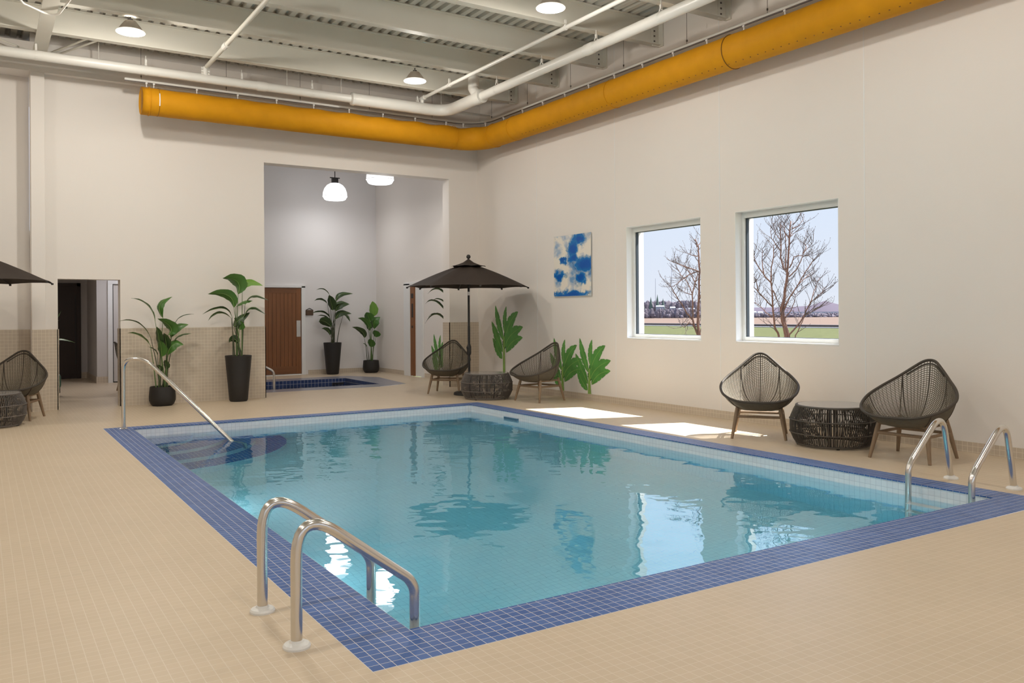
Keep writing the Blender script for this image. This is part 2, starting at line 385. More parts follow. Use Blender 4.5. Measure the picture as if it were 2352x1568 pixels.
struct(m.build('wall_corridor_end', WALL_DIM), 'end wall of the dim corridor', 'wall')
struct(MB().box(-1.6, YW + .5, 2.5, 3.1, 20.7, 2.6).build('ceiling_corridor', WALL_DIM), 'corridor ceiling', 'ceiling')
# header beam and pilaster in front of the back wall
m = MB(); m.box(XL, YW - .11, 4.83, XW, YW + .30, 5.25); m.box(0.63, YW - .11, 0, 0.805, YW, 4.83)
struct(m.build('trim_1', WALL, bevel=.006), 'white boxed header and pilaster on the back wall', 'trim')
# caulked joints between the wall panels
k = 2
for y in (11.85, 9.775, 7.68, 5.60, 3.5):
    m = MB()
    if W1[0] < y < W1[1] or W2[0] < y < W2[1]: pass
    m.box(XW - .002, y - .006, .1, XW, y + .006, ZD); struct(m.build('trim_%d' % k, TRIM), 'thin vertical caulk joint on the right wall', 'trim'); k += 1
# tiled wainscot and skirtings
m = MB()
ZT = 1.165
m.box(0.63, YW - .122, 0, 0.805, YW - .11, ZT); m.box(0.805, YW - .012, 0, 0.964, YW, ZT); m.box(0.952, YW - .012, 0, 0.976, YW + .25, ZT)
m.box(1.781, YW - .012, 0, 3.967, YW, ZT); m.box(1.781, YW - .012, 0, 1.793, YW + .25, ZT)
m.box(3.955, YW - .012, 0, 3.967, YW + .25, ZT); m.box(7.363, YW - .012, 0, XW, YW, ZT + .03); m.box(7.363, YW - .012, 0, 7.375, YW + .25, ZT + .03)
m.box(XL, YW + .288, 0, 0.63, YW + .30, ZT)
struct(m.build('trim_%d' % k, WALL_T), 'beige mosaic wainscot on the back wall', 'trim'); k += 1
struct(MB().box(XW - .012, YN, 0, XW, YW, .1).build('baseboard_right', WALL_T), 'beige tile skirting along the right wall', 'baseboard')
m = MB(); m.box(XW - .012, YW + .25, 0, XW, 16.12, .1); m.box(XW - .012, 17.0, 0, XW, 18.7, .1); m.box(6.32, 18.688, 0, XW, 18.7, .1)
struct(m.build('baseboard_alcove', WALL_T), 'beige tile skirting in the alcove', 'baseboard')
m = MB(); m.box(2.0, 18.818, 0, 2.2, 18.83, .13); m.box(1.988, 18.818, 0, 2.0, 20.6, .13); m.box(1.88, 20.588, 0, 2.0, 20.6, .13)
struct(m.build('baseboard_corridor', WALL_T), 'tile skirting in the corridor', 'baseboard')

# ---- ribbed steel deck
m = MB(); p = 0.15; x = XL; pr = []
while x < XO:
    pr += [(x, ZD), (x + .075, ZD), (x + .09, ZD + .045), (x + .135, ZD + .045)]; x += p
vs = []
for X, Z in pr: vs += [(X, YN - .2, Z), (X, YW + .5, Z)]
m.add(vs, [(2 * i, 2 * i + 2, 2 * i + 3, 2 * i + 1) for i in range(len(pr) - 1)])
struct(m.build('ceiling', DECK), 'ribbed steel roof deck painted off-white', 'ceiling')
struct(MB().box(XL - .2, YN - .2, ZD + .06, XO, 18.95, ZD + .3).build('ceiling_roof_slab', DECK), 'roof build-up above the deck', 'ceiling')

# ---- windows
for a_, b_ in ((8.02, 9.52), (5.925, 7.425)):
    d_ = bpy.data.lights.new('window_portal', 'AREA'); d_.shape = 'RECTANGLE'; d_.size = 1.5; d_.size_y = 1.62; d_.cycles.is_portal = True
    ob = bpy.data.objects.new('window_portal', d_); COL.objects.link(ob); ob.location = (XO + .01, (a_ + b_) / 2, 1.79); ob.rotation_euler = (PI / 2, 0, PI / 2)
def window(i, y0, y1):
    root = bpy.data.objects.new('window_%d' % i, None); COL.objects.link(root); root.location = (XW + .12, (y0 + y1) / 2, WZ[0]); root['kind'] = 'structure'
    root['label'] = ('fixed white vinyl window nearest the sky picture', 'fixed white vinyl window farther along the right wall')[i - 1]; root['category'] = 'window'
    o = Vector(root.location); a, b = XW + .105, XW + .19; t = .055
    m = MB(); m.box(a, y0, WZ[0], b, y0 + t, WZ[1]); m.box(a, y1 - t, WZ[0], b, y1, WZ[1]); m.box(a, y0 + t, WZ[0], b, y1 - t, WZ[0] + t); m.box(a, y0 + t, WZ[1] - t - .02, b, y1 - t, WZ[1])
    m.build('window_frame', VINYL, root, origin=o, bevel=.004)
    a, b = XW + .13, XW + .175; u = t; t2 = t + .014
    m = MB(); m.box(a, y0 + u, WZ[0] + u, b, y0 + t2, WZ[1] - u - .02); m.box(a, y1 - t2, WZ[0] + u, b, y1 - u, WZ[1] - u - .02); m.box(a, y0 + t2, WZ[0] + u, b, y1 - t2, WZ[0] + u + .006); m.box(a, y0 + t2, WZ[1] - u - .028, b, y1 - t2, WZ[1] - u - .02)
    m.build('gasket', GASKET, root, origin=o)
    m = MB(); x = XW + .15; m.quad((x, y0 + t, WZ[0] + t), (x, y1 - t, WZ[0] + t), (x, y1 - t, WZ[1] - t), (x, y0 + t, WZ[1] - t)); m.build('pane', GLASS, root, origin=o)
    m = MB(); m.box(XW - .003, y0, WZ[0] - .018, XW + .105, y1, WZ[0] + .004)
    m.build('window_sill', TRIM, root, origin=o, bevel=.003)
    m = MB(); m.box(XW + .0, y1 - .006, WZ[0], XW + .105, y1, WZ[1]); m.box(XW + .0, y0, WZ[0], XW + .105, y0 + .006, WZ[1]); m.box(XW + .0, y0, WZ[1] - .006, XW + .105, y1, WZ[1])
    m.build('reveal_lining', TRIM, root, origin=o)
window(1, *W1); window(2, *W2)

# ---- wooden door in the alcove
root = bpy.data.objects.new('door_1', None); COL.objects.link(root); root.location = (5.7, 18.68, 0); root['kind'] = 'structure'; root['label'] = 'red-brown vertical plank door with steel plate in the alcove'; root['category'] = 'door'
o = Vector(root.location)
m = MB(); m.box(5.20, 18.655, .03, 5.32, 18.70, 1.955); m.box(6.03, 18.655, .03, 6.145, 18.70, 1.955)
for i in range(8):
    x0 = 5.32 + i * (0.71 / 8); m.box(x0 + .003, 18.664, .2, x0 + .0855, 18.70, 1.84)
m.build('door_leaf', BROWN_DOOR, root, origin=o)
m = MB(); m.box(5.32, 18.657, .03, 6.03, 18.70, .2); m.box(5.32, 18.657, 1.84, 6.03, 18.70, 1.955); m.build('door_rails', BROWN_DOOR2, root, origin=o)
m = MB(); m.box(5.32, 18.674, .2, 6.03, 18.68, 1.84); m.build('panel_shadow_gap', DARK_DOOR, root, origin=o)
m = MB(); m.box(6.04, 18.648, .86, 6.13, 18.655, 1.225); m.build('pull_plate', CHROME, root, origin=o)
m = MB(); m.box(6.15, 18.63, 0, 6.24, 18.70, 2.0); m.box(5.10, 18.63, 0, 5.19, 18.70, 2.0); m.box(5.10, 18.63, 1.962, 6.24, 18.70, 2.02); m.build('door_frame', TRIM, root, origin=o, bevel=.004)
m = MB(); m.box(5.20, 18.64, 0, 6.15, 18.70, .022); m.build('threshold', TRIM, root, origin=o)
# ---- side door of the alcove, its leaf standing open on edge
root = bpy.data.objects.new('door_2', None); COL.objects.link(root); root.location = (8.0, 16.54, 0); root['kind'] = 'structure'; root['label'] = 'white side door with brown hinged edge in the alcove right wall'; root['category'] = 'door'
o = Vector(root.location)
m = MB(); m.box(7.955, 16.80, 0, 8.05, 17.1, 2.02); m.box(7.955, 16.16, 0, 8.05, 16.24, 2.02); m.box(7.955, 16.16, 1.985, 8.05, 17.1, 2.05); m.build('door_frame', TRIM, root, origin=o, bevel=.004)
m = MB(); m.box(7.975, 16.60, .01, 8.02, 16.80, 1.985); m.build('door_edge', BROWN_DOOR, root, origin=o)
m = MB(); m.box(7.971, 16.66, 1.28, 7.975, 16.73, 1.58); m.box(7.971, 16.67, 1.05, 7.975, 16.73, 1.10); m.box(7.971, 16.65, 1.70, 7.975, 16.75, 1.80); m.build('lock_plate', IRON, root, origin=o)
m = MB(); m.box(8.0, 16.24, .01, 8.04, 16.60, 1.985); m.build('door_leaf', TRIM, root, origin=o)
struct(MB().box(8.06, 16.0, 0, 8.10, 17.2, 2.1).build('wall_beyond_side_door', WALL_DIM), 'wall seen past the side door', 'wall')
# ---- corridor doors
root = bpy.data.objects.new('door_3', None); COL.objects.link(root); root.location = (1.4, 20.56, 0); root['kind'] = 'structure'; root['label'] = 'dark brown door at the end of the dim corridor'; root['category'] = 'door'
o = Vector(root.location)
m = MB(); m.box(0.95, 20.56, .01, 1.80, 20.60, 2.0); m.build('door_leaf', DARK_DOOR, root, origin=o)
m = MB(); m.box(1.80, 20.54, 0, 1.87, 20.60, 2.07); m.box(0.88, 20.54, 0, 0.95, 20.60, 2.07); m.box(0.88, 20.54, 2.0, 1.87, 20.60, 2.07); m.build('door_frame', DARK_DOOR, root, origin=o)
m = MB(); m.box(1.76, 20.55, .3, 1.78, 20.56, 1.8); m.build('hinge', IRON, root, origin=o)
root = bpy.data.objects.new('door_4', None); COL.objects.link(root); root.location = (2.45, 18.8, 0); root['kind'] = 'structure'; root['label'] = 'pale door in white frame beside the corridor corner'; root['category'] = 'door'
o = Vector(root.location)
m = MB(); m.box(2.20, 18.79, 0, 2.29, 18.83, 1.998); m.box(2.20, 18.79, 2.0, 2.7, 18.83, 2.07); m.build('door_frame', TRIM, root, origin=o)
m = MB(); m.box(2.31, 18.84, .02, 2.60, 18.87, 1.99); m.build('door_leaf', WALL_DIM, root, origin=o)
m = MB(); m.box(2.29, 18.86, 0, 2.60, 18.90, 2.0); m.build('door_gap', IRON, root, origin=o)

# ================================================================= POOL
XA, XB, YA, YB = 1.55, 6.18, 3.30, 10.96
ZWAT, ZFL = -0.105, -1.15
pool = thing('swimming_pool', 'rectangular indoor swimming pool with blue tile border and turquoise water', 'swimming pool', (3.9, 7.1, 0))
po = Vector(pool.location)
def ring(m, ox0, oy0, ox1, oy1, ix0, iy0, ix1, iy1, z):
    O = [(ox0, oy0, z), (ox1, oy0, z), (ox1, oy1, z), (ox0, oy1, z)]; I = [(ix0, iy0, z), (ix1, iy0, z), (ix1, iy1, z), (ix0, iy1, z)]
    m.add(O + I, [(i, (i + 1) % 4, 4 + (i + 1) % 4, 4 + i) for i in range(4)])
m = MB(); e = .008
ring(m, 1.25, 2.98, 6.43, 11.19, XA, YA, XB, YB, 0.001)
# bullnose down the inner edge and underside
for z0, z1, a, b in ((0.001, -.004, 0, 0), (-.004, -.008, 0, 0), ):
    I0 = [(XA, YA, z0), (XB, YA, z0), (XB, YB, z0), (XA, YB, z0)]; I1 = [(XA, YA, z1), (XB, YA, z1), (XB, YB, z1), (XA, YB, z1)]
    m.add(I0 + I1, [(i, (i + 1) % 4, 4 + (i + 1) % 4, 4 + i) for i in range(4)])
ring(m, XA - e, YA - e, XB + e, YB + e, XA, YA, XB, YB, -.008)
m.build('coping', BLUE_T, pool, origin=po)
m = MB(); a0, b0, a1, b1 = XA - e, YA - e, XB + e, YB + e; zt = -.008
m.add([(a0, b0, zt), (a1, b0, zt), (a1, b1, zt), (a0, b1, zt), (a0, b0, ZFL), (a1, b0, ZFL), (a1, b1, ZFL), (a0, b1, ZFL)],
      [(0, 4, 5, 1), (1, 5, 6, 2), (2, 6, 7, 3), (3, 7, 4, 0), (4, 7, 6, 5)])
m.build('basin', WHITE_T, pool, origin=po)
m = MB(); q = .006; a0, b0, a1, b1 = XA - e - q, YA - e - q, XB + e + q, YB + e + q
m.box(a0, b0, ZFL - q, a1, b1, ZWAT); m.build('water', WATER, pool, origin=po)
# rounded corner steps, back left
for i, (R, d) in enumerate(((0.68, .27), (1.04, .46), (1.41, .66), (1.78, .86))):
    n = 28; cx, cy = XA - e, YB + e; z = -d
    def P2(rr, a): return (cx + rr * math.cos(a), cy - rr * math.sin(a))
    m = MB(); r0 = 0.0 if i == 0 else (0.68, 1.04, 1.41, 1.78)[i - 1] - .02
    vs = []
    for kx in range(n + 1):
        a = PI / 2 * kx / n
        vs += [(*P2(R, a), z), (*P2(r0, a), z), (*P2(R, a), z - .05), (*P2(R - .002, a), ZFL)]
    m.add(vs, [(4 * kx, 4 * kx + 4, 4 * kx + 5, 4 * kx + 1) for kx in range(n)]); m.mi = 0
    m.mi = 1; m.add(vs, [(4 * kx, 4 * kx + 2, 4 * kx + 6, 4 * kx + 4) for kx in range(n)] + [(4 * kx + 2, 4 * kx + 3, 4 * kx + 7, 4 * kx + 6) for kx in range(n)])
    st = m.build('step', [STEP_T, WHITE_T], pool, origin=po)
# skimmer slot on the right side and grating frame
m = MB(); m.box(6.165, 9.65, -.13, XB + .01, 10.0, -.122); m.box(6.165, 9.65, -.085, XB + .01, 10.0, -.078); m.box(6.165, 9.65, -.13, XB + .01, 9.658, -.078); m.box(6.165, 9.992, -.13, XB + .01, 10.0, -.078)
m.build('skimmer_frame', mat('pale_blue_plastic', (0.18, 0.33, 0.48), .4), pool, origin=po)
m = MB(); m.box(6.178, 9.658, -.122, XB + .007, 9.992, -.085); m.build('skimmer_slot', mat('skimmer_dark', (0.10, 0.22, 0.33), .4), pool, origin=po)

# fill lamps added out of view on the pool walls to brighten the water
for i, (x, y, rz) in enumerate(((3.0, YA - e, 0), (4.9, YA - e, 0), (XA - e, 5.4, -PI / 2), (XA - e, 7.6, -PI / 2))):
    pl_ = bpy.data.objects.new('pool_fill', None); COL.objects.link(pl_); pl_.parent = pool; pl_.location = Vector((x, y, -.78)) - po; pl_.rotation_euler = (0, 0, rz)
    MB().tube([(0, 0, 0), (0, .02, 0)], .15, 28).build('lens', RING, pl_, smooth=True)
    d_ = bpy.data.lights.new('pool_fill_glow', 'AREA'); d_.shape = 'DISK'; d_.size = .28; d_.energy = POOL_W; d_.color = (.80, .94, 1.0)
    ob = bpy.data.objects.new('pool_fill_glow', d_); COL.objects.link(ob); ob.location = (x, y, -.78); ob.rotation_euler = (PI / 2, 0, rz); ob.location = ob.location + (Vector((0, .03, 0)) if rz == 0 else Vector((.03, 0, 0)))
# ladders
def ladder(name, label, xf, s):
    base = (xf, 3.62, 0); t = thing(name, label, 'pool ladder', base, 0, 'pool ladders')
    for y in (-.245, .245):
        prof = [(0, 0), (0, .577), (.50, .195), (.53, .145), (.53, -1.0)] if s > 0 else [(0, 0), (.115, .552), (.52, .205), (.575, .14), (.59, -1.0)]
        pts = fillet([(s * d_, y, z_) for d_, z_ in prof], [.115, .12, .12], 10)
        rl = MB().tube(pts, .0235, 20).build('rail', STEEL, t, smooth=True)
        m = MB(); m.lathe([(.056, 0), (.056, .008), (.050, .016), (.030, .022), (.026, .030), (.0235, .030)], 28, (0, y, 0)); m.build('escutcheon', WHITE_PL, rl, smooth=True)
    for z in (-.155, -.42, -.70):
        m = MB(); m.box(s * (.49 if s > 0 else .55), -.235, z - .025, s * (.575 if s > 0 else .635), .235, z); m.build('tread', WHITE_PL, t, bevel=.006)
    return t
ladder('pool_ladder', 'stainless pool ladder at the near left corner of the pool', 1.085, 1)
ladder('pool_ladder', 'stainless pool ladder at the right side beside the rope chairs', 6.61, -1)
# stair handrail
t = thing('stair_handrail', 'slanted stainless handrail into the back left pool corner', 'handrail', (1.455, 11.02, 0), math.atan2(-.7007, .7134))
pts = [Vector(p_) for p_ in fillet([(0, 0, 0), (0, 0, .838), (.30, 0, .838), (1.585, 0, -.25), (1.60, 0, -.60)], [.15, .38, .05], 14)]
MB().tube(pts, .0235, 18).build('rail', STEEL, t, smooth=True)
m = MB(); m.lathe([(.05, .001), (.05, .007), (.035, .014), (.024, .016)], 24); m.build('escutcheon', STEEL, t, smooth=True)

# ================================================================= HOT TUB
spa = thing('hot_tub', 'sunken tiled hot tub in the alcove with grey border', 'hot tub', (5.3, 16.2, 0)); so = Vector(spa.location)
import bmesh as _b
bm = _b.new()
def _loop(pts, z):
    vs = [bm.verts.new((x - so.x, y - so.y, z)) for x, y in pts]
    return [bm.edges.new((vs[i], vs[(i + 1) % len(vs)])) for i in range(len(vs))]
_b.ops.triangle_fill(bm, use_beauty=True, use_dissolve=False, edges=_loop(SPA_OUT, .001) + _loop(SPA_IN, .001))
for f in bm.faces:
    f.normal_update()
    if f.normal.z < 0: f.normal_flip()
me = bpy.data.meshes.new('coping'); bm.to_mesh(me); bm.free(); me.materials.append(SPA_GREY)
ob = bpy.data.objects.new('coping', me); COL.objects.link(ob); ob.parent = spa
(a0, b0), (a1, b1) = SPA_IN[0], SPA_IN[2]
m = MB(); m.add([(a0, b0, .001), (a1, b0, .001), (a1, b1, .001), (a0, b1, .001), (a0, b0, -.8), (a1, b0, -.8), (a1, b1, -.8), (a0, b1, -.8)],
                [(0, 4, 5, 1), (1, 5, 6, 2), (2, 6, 7, 3), (3, 7, 4, 0), (4, 7, 6, 5)]); m.build('basin', SPA_BLUE, spa, origin=so)
m = MB(); m.box(a0 - .004, b0 - .004, -.806, a1 + .004, b1 + .004, -.12); m.build('water', WATER_SPA, spa, origin=so)
m = MB(); m.box(6.30, b1 - .02, -.115, 6.56, b1, -.09); m.build('skimmer_slot', IRON, spa, origin=so)
t = thing('grab_rail', 'small curved stainless grab rail at the hot tub edge', 'handrail', (4.506, 15.22, 0))
MB().tube(fillet([(0, 0, 0), (0, 0, .33), (-.30, 0, .50), (-.42, 0, .50), (-.42, 0, 0)], [.12, .1, .08], 8), .0215, 14).build('rail', STEEL, t, smooth=True)

# ================================================================= ROOF STEEL AND PIPES
ordn = ['nearest the back wall', 'second from the back wall', 'third from the back wall', 'fourth from the back wall', 'fifth from the back wall', 'sixth from the back wall', 'seventh from the back wall', 'eighth from the back wall']
for i in range(8):
    y = 12.50 - 1.235 * i
    t = thing('roof_beam', 'off-white steel roof beam, ' + ordn[i], 'roof beam', (0, y, 5.04), 0, 'roof beams')
    o = Vector(t.location)
    m = MB(); m.box(XL + .05, y - .005, 5.045, XW - .02, y + .005, 5.372); m.build('web', STEEL_W, t, origin=o)
    m = MB(); m.box(XL + .05, y - .06, 5.04, XW - .02, y + .06, 5.05); m.box(XL + .05, y - .06, 5.366, XW - .02, y + .06, 5.376); m.build('flange', STEEL_W, t, origin=o)
    m = MB(); m.box(XW - .14, y - .014, 5.02, XW - .005, y - .006, 5.36); m.box(XW - .02, y - .10, 5.02, XW - .002, y - .005, 5.36)
    br = m.build('end_bracket', STEEL_W, t, origin=o)
    m = MB()
    for z in (5.08, 5.15, 5.22, 5.29):
        m.box(XW - .11, y - .024, z, XW - .09, y - .014, z + .02)
    m.build('bolts', WIRE, br, origin=o)
t = thing('roof_girder', 'off-white steel girder running front to back at upper left', 'roof beam', (.73, 5, 4.99)); o = Vector(t.location)
m = MB(); m.box(.64, YN, 4.99, .81, YW - .12, 5.005); m.box(.72, YN, 5.005, .732, YW - .12, 5.03); m.build('girder', STEEL_W, t, origin=o)
for sgn, x1 in ((-1, -.35), (-1, -.5), (1, 1.25), (1, 1.38)):
    y0 = YW - .45 if abs(x1) in (.35, 1.25) else YW - .2
    m = MB(); m.tube([(.73 + sgn * .08, y0, 5.0), (x1, 12.55, 5.06)], .014, 8); m.build('kicker_brace', STEEL_W, t, origin=o, smooth=True)
tag(MB().tube(fillet([(.30, 10.95, 5.05), (.45, 11.25, 4.97), (.70, 11.46, 4.955), (.82, 11.42, 4.955), (.93, 10.9, 5.03)], .12, 6), .012, 8).build('ceiling_cable', PIPE_W, smooth=True), 'thin white cable looping under the upper left girder', 'cable')

def hanger(parent, x, y, z, r, o, axis='x', top=5.04):
    """strap hanger round a pipe with its threaded rod"""
    m = MB(); u = Vector((0, 1, 0)) if axis == 'x' else Vector((1, 0, 0))
    pts = [Vector((x, y, z + r + .075)) + u * .0] + [Vector((x, y, z)) + u * (r + .004) * math.cos(a) + Vector((0, 0, 1)) * (r + .004) * math.sin(a) for a in [PI / 2 - i * PI / 8 for i in range(1, 16)]] + [Vector((x, y, z + r + .075))]
    w_ = .012; vs = []; v = Vector((1, 0, 0)) if axis == 'x' else Vector((0, 1, 0))
    for p_ in pts: vs += [p_ - v * w_, p_ + v * w_]
    m.add(vs, [(2 * i, 2 * i + 1, 2 * i + 3, 2 * i + 2) for i in range(len(pts) - 1)])
    m.box(x - .012, y - .012, z + r + .03, x + .012, y + .012, z + r + .085)
    hg = m.build('hanger', PIPE_W, parent, origin=o)
    MB().tube([(x, y, z + r + .08), (x, y, top)], .006, 8).build('hanger_rod', PIPE_W, hg, origin=o)

ZP = 4.835
t = thing('sprinkler_main', 'white sprinkler main pipe along the back wall turning at the corner', 'pipe', (3, 12.9, ZP)); o = Vector(t.location)
MB().tube([(XL + .02, 12.9, ZP), (5.12, 12.9, ZP)], .066, 24, caps=False).build('pipe', PIPE_W, t, origin=o, smooth=True)
m = MB(); m.tube([(5.08, 12.9, ZP), (5.10, 12.9, ZP), (5.14, 12.9, ZP)], [.066, .10, .108], 24)
m.tube([(5.13, 12.9, ZP)] + [Vector(q_) for q_ in fillet([(5.2, 12.9, ZP), (6.83, 12.9, ZP), (6.83, 11.70, ZP)], .34, 12)], .098, 24)
m.build('large_elbow', PIPE_W, t, origin=o, smooth=True)
m = MB(); m.tube([(6.83, 11.85, ZP), (6.83, 11.66, ZP)], .108, 24); m.tube([(6.83, 11.80, ZP), (6.83, 11.80, ZP + .02), (6.83, 11.95, ZP + .18), (6.83, 11.95, 5.37)], .088, 22); m.build('riser', PIPE_W, t, origin=o, smooth=True)
MB().tube([(6.83, 11.70, ZP), (6.83, YN + .02, ZP)], .068, 24).build('side_pipe', PIPE_W, t, origin=o, smooth=True)
for x in (3.62, 3.85): pass
m = MB(); m.tube([(3.58, 12.9, ZP), (3.60, 12.9, ZP), (3.72, 12.9, ZP), (3.74, 12.9, ZP)], [.066, .074, .074, .066], 24); m.build('coupling', PIPE_W, t, origin=o, smooth=True)
m = MB(); m.tube([(6.83, 8.95, ZP), (6.83, 8.93, ZP), (6.83, 8.78, ZP), (6.83, 8.76, ZP)], [.068, .076, .076, .068], 24); m.build('coupling', PIPE_W, t, origin=o, smooth=True)
for x in (-1.3, .66, 2.02, 3.36, 4.45): hanger(t, x, 12.9, ZP, .066, o)
hanger(t, 6.28, 12.9, ZP, .098, o)
for y in (11.22, 9.98, 8.72, 7.48, 6.30): hanger(t, 6.83, y, ZP, .068, o, 'y')
t = thing('branch_pipe', 'thin white sprinkler branch pipe running toward the camera from the main', 'pipe', (6.38, 12.8, 4.98)); o = Vector(t.location)
MB().tube([(6.36, 12.83, 5.0), (6.36, 7.2, 5.0)], .027, 14).build('pipe', PIPE_W, t, origin=o, smooth=True)
m = MB(); m.tube([(6.36, 12.88, ZP + .08), (6.36, 12.88, 5.02)], .033, 12); m.tube([(6.36, 12.93, 5.0), (6.36, 12.78, 5.0)], .038, 12); m.build('elbow_fitting', PIPE_W, t, origin=o, smooth=True)
for y in (11.9, 8.75, 7.25):
    m = MB(); m.tube([(6.36, y - .02, 5.0), (6.36, y + .02, 5.0)], .035, 12); m.box(6.345, y - .012, 5.02, 6.375, y + .012, 5.10); m.build('clamp', PIPE_W, t, origin=o)
t = thing('riser_pipe', 'painted branch pipe with valve running up from the middle of the main', 'pipe', (2.83, 12.9, 4.95)); o = Vector(t.location)
MB().tube([(2.83, 12.8, 4.985), (2.83, 9.0, 4.985)], .03, 14).build('pipe', STEEL_W, t, origin=o, smooth=True)
m = MB(); m.tube([(2.83, 12.88, ZP), (2.83, 12.88, 5.0)], .034, 12)
for z in (4.90, 4.94, 4.98): m.tube([(2.77, 12.88, z), (2.89, 12.88, z)], .018, 10)
m.build('valve', PIPE_W, t, origin=o, smooth=True)
m = MB(); m.tube([(2.83, 11.75, 4.985), (2.83, 11.6, 4.985)], .042, 12); m.build('coupling', PIPE_W, t, origin=o)
t = thing('small_conduit', 'small white pipe running above the main close to the header', 'pipe', (3, 13.2, 4.95)); o = Vector(t.location)
MB().tube([(XL + .02, 13.22, 4.945), (7.90, 13.22, 4.945)], .024, 12).build('pipe', PIPE_W, t, origin=o, smooth=True)
for x in (1.45, 4.15, 5.05, 6.9): MB().tube([(x, 13.22, 4.94), (x, 13.22, 5.37)], .007, 8).build('hanger_rod', PIPE_W, t, origin=o)

# ---- fabric air duct
XD, YD, ZDU, RD = 7.65, 13.18, 4.465, 0.20
path = [Vector((1.995, YD, ZDU))]
x = 2.06
while x < XD - .52: path.append(Vector((x, YD, ZDU))); x += .085
path += [Vector((XD - .5 + .5 * math.sin(a), YD - .5 + .5 * math.cos(a), ZDU)) for a in [PI / 2 * i / 14 for i in range(15)]]
y = YD - .6
while y > YN + .1: path.append(Vector((XD, y, ZDU))); y -= .12
duct = thing('fabric_duct', 'long orange-yellow fabric air duct hanging round the room corner', 'air duct', (XD, YD, ZDU)); o = Vector(duct.location)
vs = []; nn = 40; N = len(path); dist = 0; rnd = random.Random(3)
hooks = []
L = 0.0; acc = [0.0]
for i in range(1, N): acc.append(acc[-1] + (path[i] - path[i - 1]).length)
for i, p_ in enumerate(path):
    tn = (path[min(i + 1, N - 1)] - path[max(i - 1, 0)]).normalized(); sd_ = Vector((tn.y, -tn.x, 0))
    s_ = acc[i]; sag = .012 * (1 - math.cos(2 * PI * (s_ - .12) / .60)) * .5
    leg1 = s_ < 5.6
    crease = [rnd.uniform(-1, 1) for _ in range(6)]
    for j in range(nn):
        a = 2 * PI * j / nn
        rr = RD * (1.0 + (.006 if leg1 else .002) * math.sin(5 * a + s_ * 7) * math.sin(s_ * 3.1))
        if leg1: rr += .006 * math.sin(11 * s_ + 4 * math.cos(a * 2)) * max(0, math.sin(a)) + .002 * crease[j % 6]
        z = rr * math.sin(a); z -= sag * max(0, math.sin(a)) ** 2 * (1.6 if leg1 else .5)
        vs.append(p_ + sd_ * (rr * math.cos(a)) + Vector((0, 0, z)))
m = MB(); m.add(vs, [(i * nn + j, i * nn + (j + 1) % nn, (i + 1) * nn + (j + 1) % nn, (i + 1) * nn + j) for i in range(N - 1) for j in range(nn)] + [tuple(range(nn))])
m.build('fabric_sleeve', ORANGE, duct, origin=o, smooth='full')
def band(x, y, ax, r=RD + .004, w_=.004, mt=ORANGE_D, nm='seam'):
    m = MB(); m.tube([(x, y + RD * 0 , ZDU)] , 1) if 0 else None
    u = Vector((0, 1, 0)) if ax == 'x' else Vector((1, 0, 0))
    pts = [Vector((x, y, ZDU)) + u * r * math.cos(2 * PI * i / 48) + Vector((0, 0, r * math.sin(2 * PI * i / 48))) for i in range(48)]
    m.tube(pts, w_, 6, closed=True); return m.build(nm, mt, duct, origin=o, smooth=True)
band(XD, 7.12, 'y', w_=.005)
band(XD, 9.35, 'y', w_=.003, mt=ORANGE); band(XD, 12.62, 'y', w_=.005, mt=ORANGE); band(2.10, YD, 'x', w_=.006, mt=ORANGE); band(2.22, YD, 'x', w_=.003, mt=ORANGE_D, r=RD + .001)
band(7.10, YD, 'x', w_=.004, mt=ORANGE); band(XD, 11.95, 'y', w_=.004, mt=ORANGE)
m = MB(); m.tube([Vector((2.22, YD - (RD + .003) * math.cos(a), ZDU + (RD + .003) * math.sin(a))) for a in [-.45 + i * .09 for i in range(11)]], .008, 6); m.build('zip_pull', WHITE_TH, duct, origin=o, smooth=True)
# perforations along the lower side
y = 11.6
while y > 3.6:
    a = math.radians(238); cx_, cz_ = XD + RD * 1.01 * math.cos(a), ZDU + RD * 1.01 * math.sin(a)
    MB().box(cx_ - .004, y - .006, cz_ - .004, cx_ + .004, y + .006, cz_ + .004).build('air_hole', ORANGE_D, duct, origin=o); y -= .11
# suspension rail with hooks and wires
rl = thing('duct_rail', 'pale aluminium rail above the orange duct with wires and hooks', 'rail', (XD, YD, 4.735)); o = Vector(rl.location)
def railpath(z): return [(1.78, YD, z), (XD - .5, YD, z)] + [(XD - .5 + .5 * math.sin(a), YD - .5 + .5 * math.cos(a), z) for a in [PI / 2 * i / 10 for i in range(1, 11)]] + [(XD, YN + .1, z)]
m = MB(); P_ = [Vector(q_) for q_ in railpath(4.735)]; vs = []
for i, p_ in enumerate(P_):
    tn = (P_[min(i + 1, len(P_) - 1)] - P_[max(i - 1, 0)]).normalized(); sd_ = Vector((tn.y, -tn.x, 0)) * .016
    vs += [p_ - sd_, p_ + sd_, p_ + sd_ + Vector((0, 0, .03)), p_ - sd_ + Vector((0, 0, .03))]
m.add(vs, [(4 * i + j, 4 * i + (j + 1) % 4, 4 * i + 4 + (j + 1) % 4, 4 * i + 4 + j) for i in range(len(P_) - 1) for j in range(4)] + [(0, 1, 2, 3)]); m.build('track', ALU, rl, origin=o)
m = MB(); vs = []
for i, p_ in enumerate(P_):
    tn = (P_[min(i + 1, len(P_) - 1)] - P_[max(i - 1, 0)]).normalized(); sd_ = Vector((tn.y, -tn.x, 0)) * .005
    vs += [p_ - sd_ + Vector((0, 0, -.012)), p_ + sd_ + Vector((0, 0, -.012)), p_ + sd_, p_ - sd_]
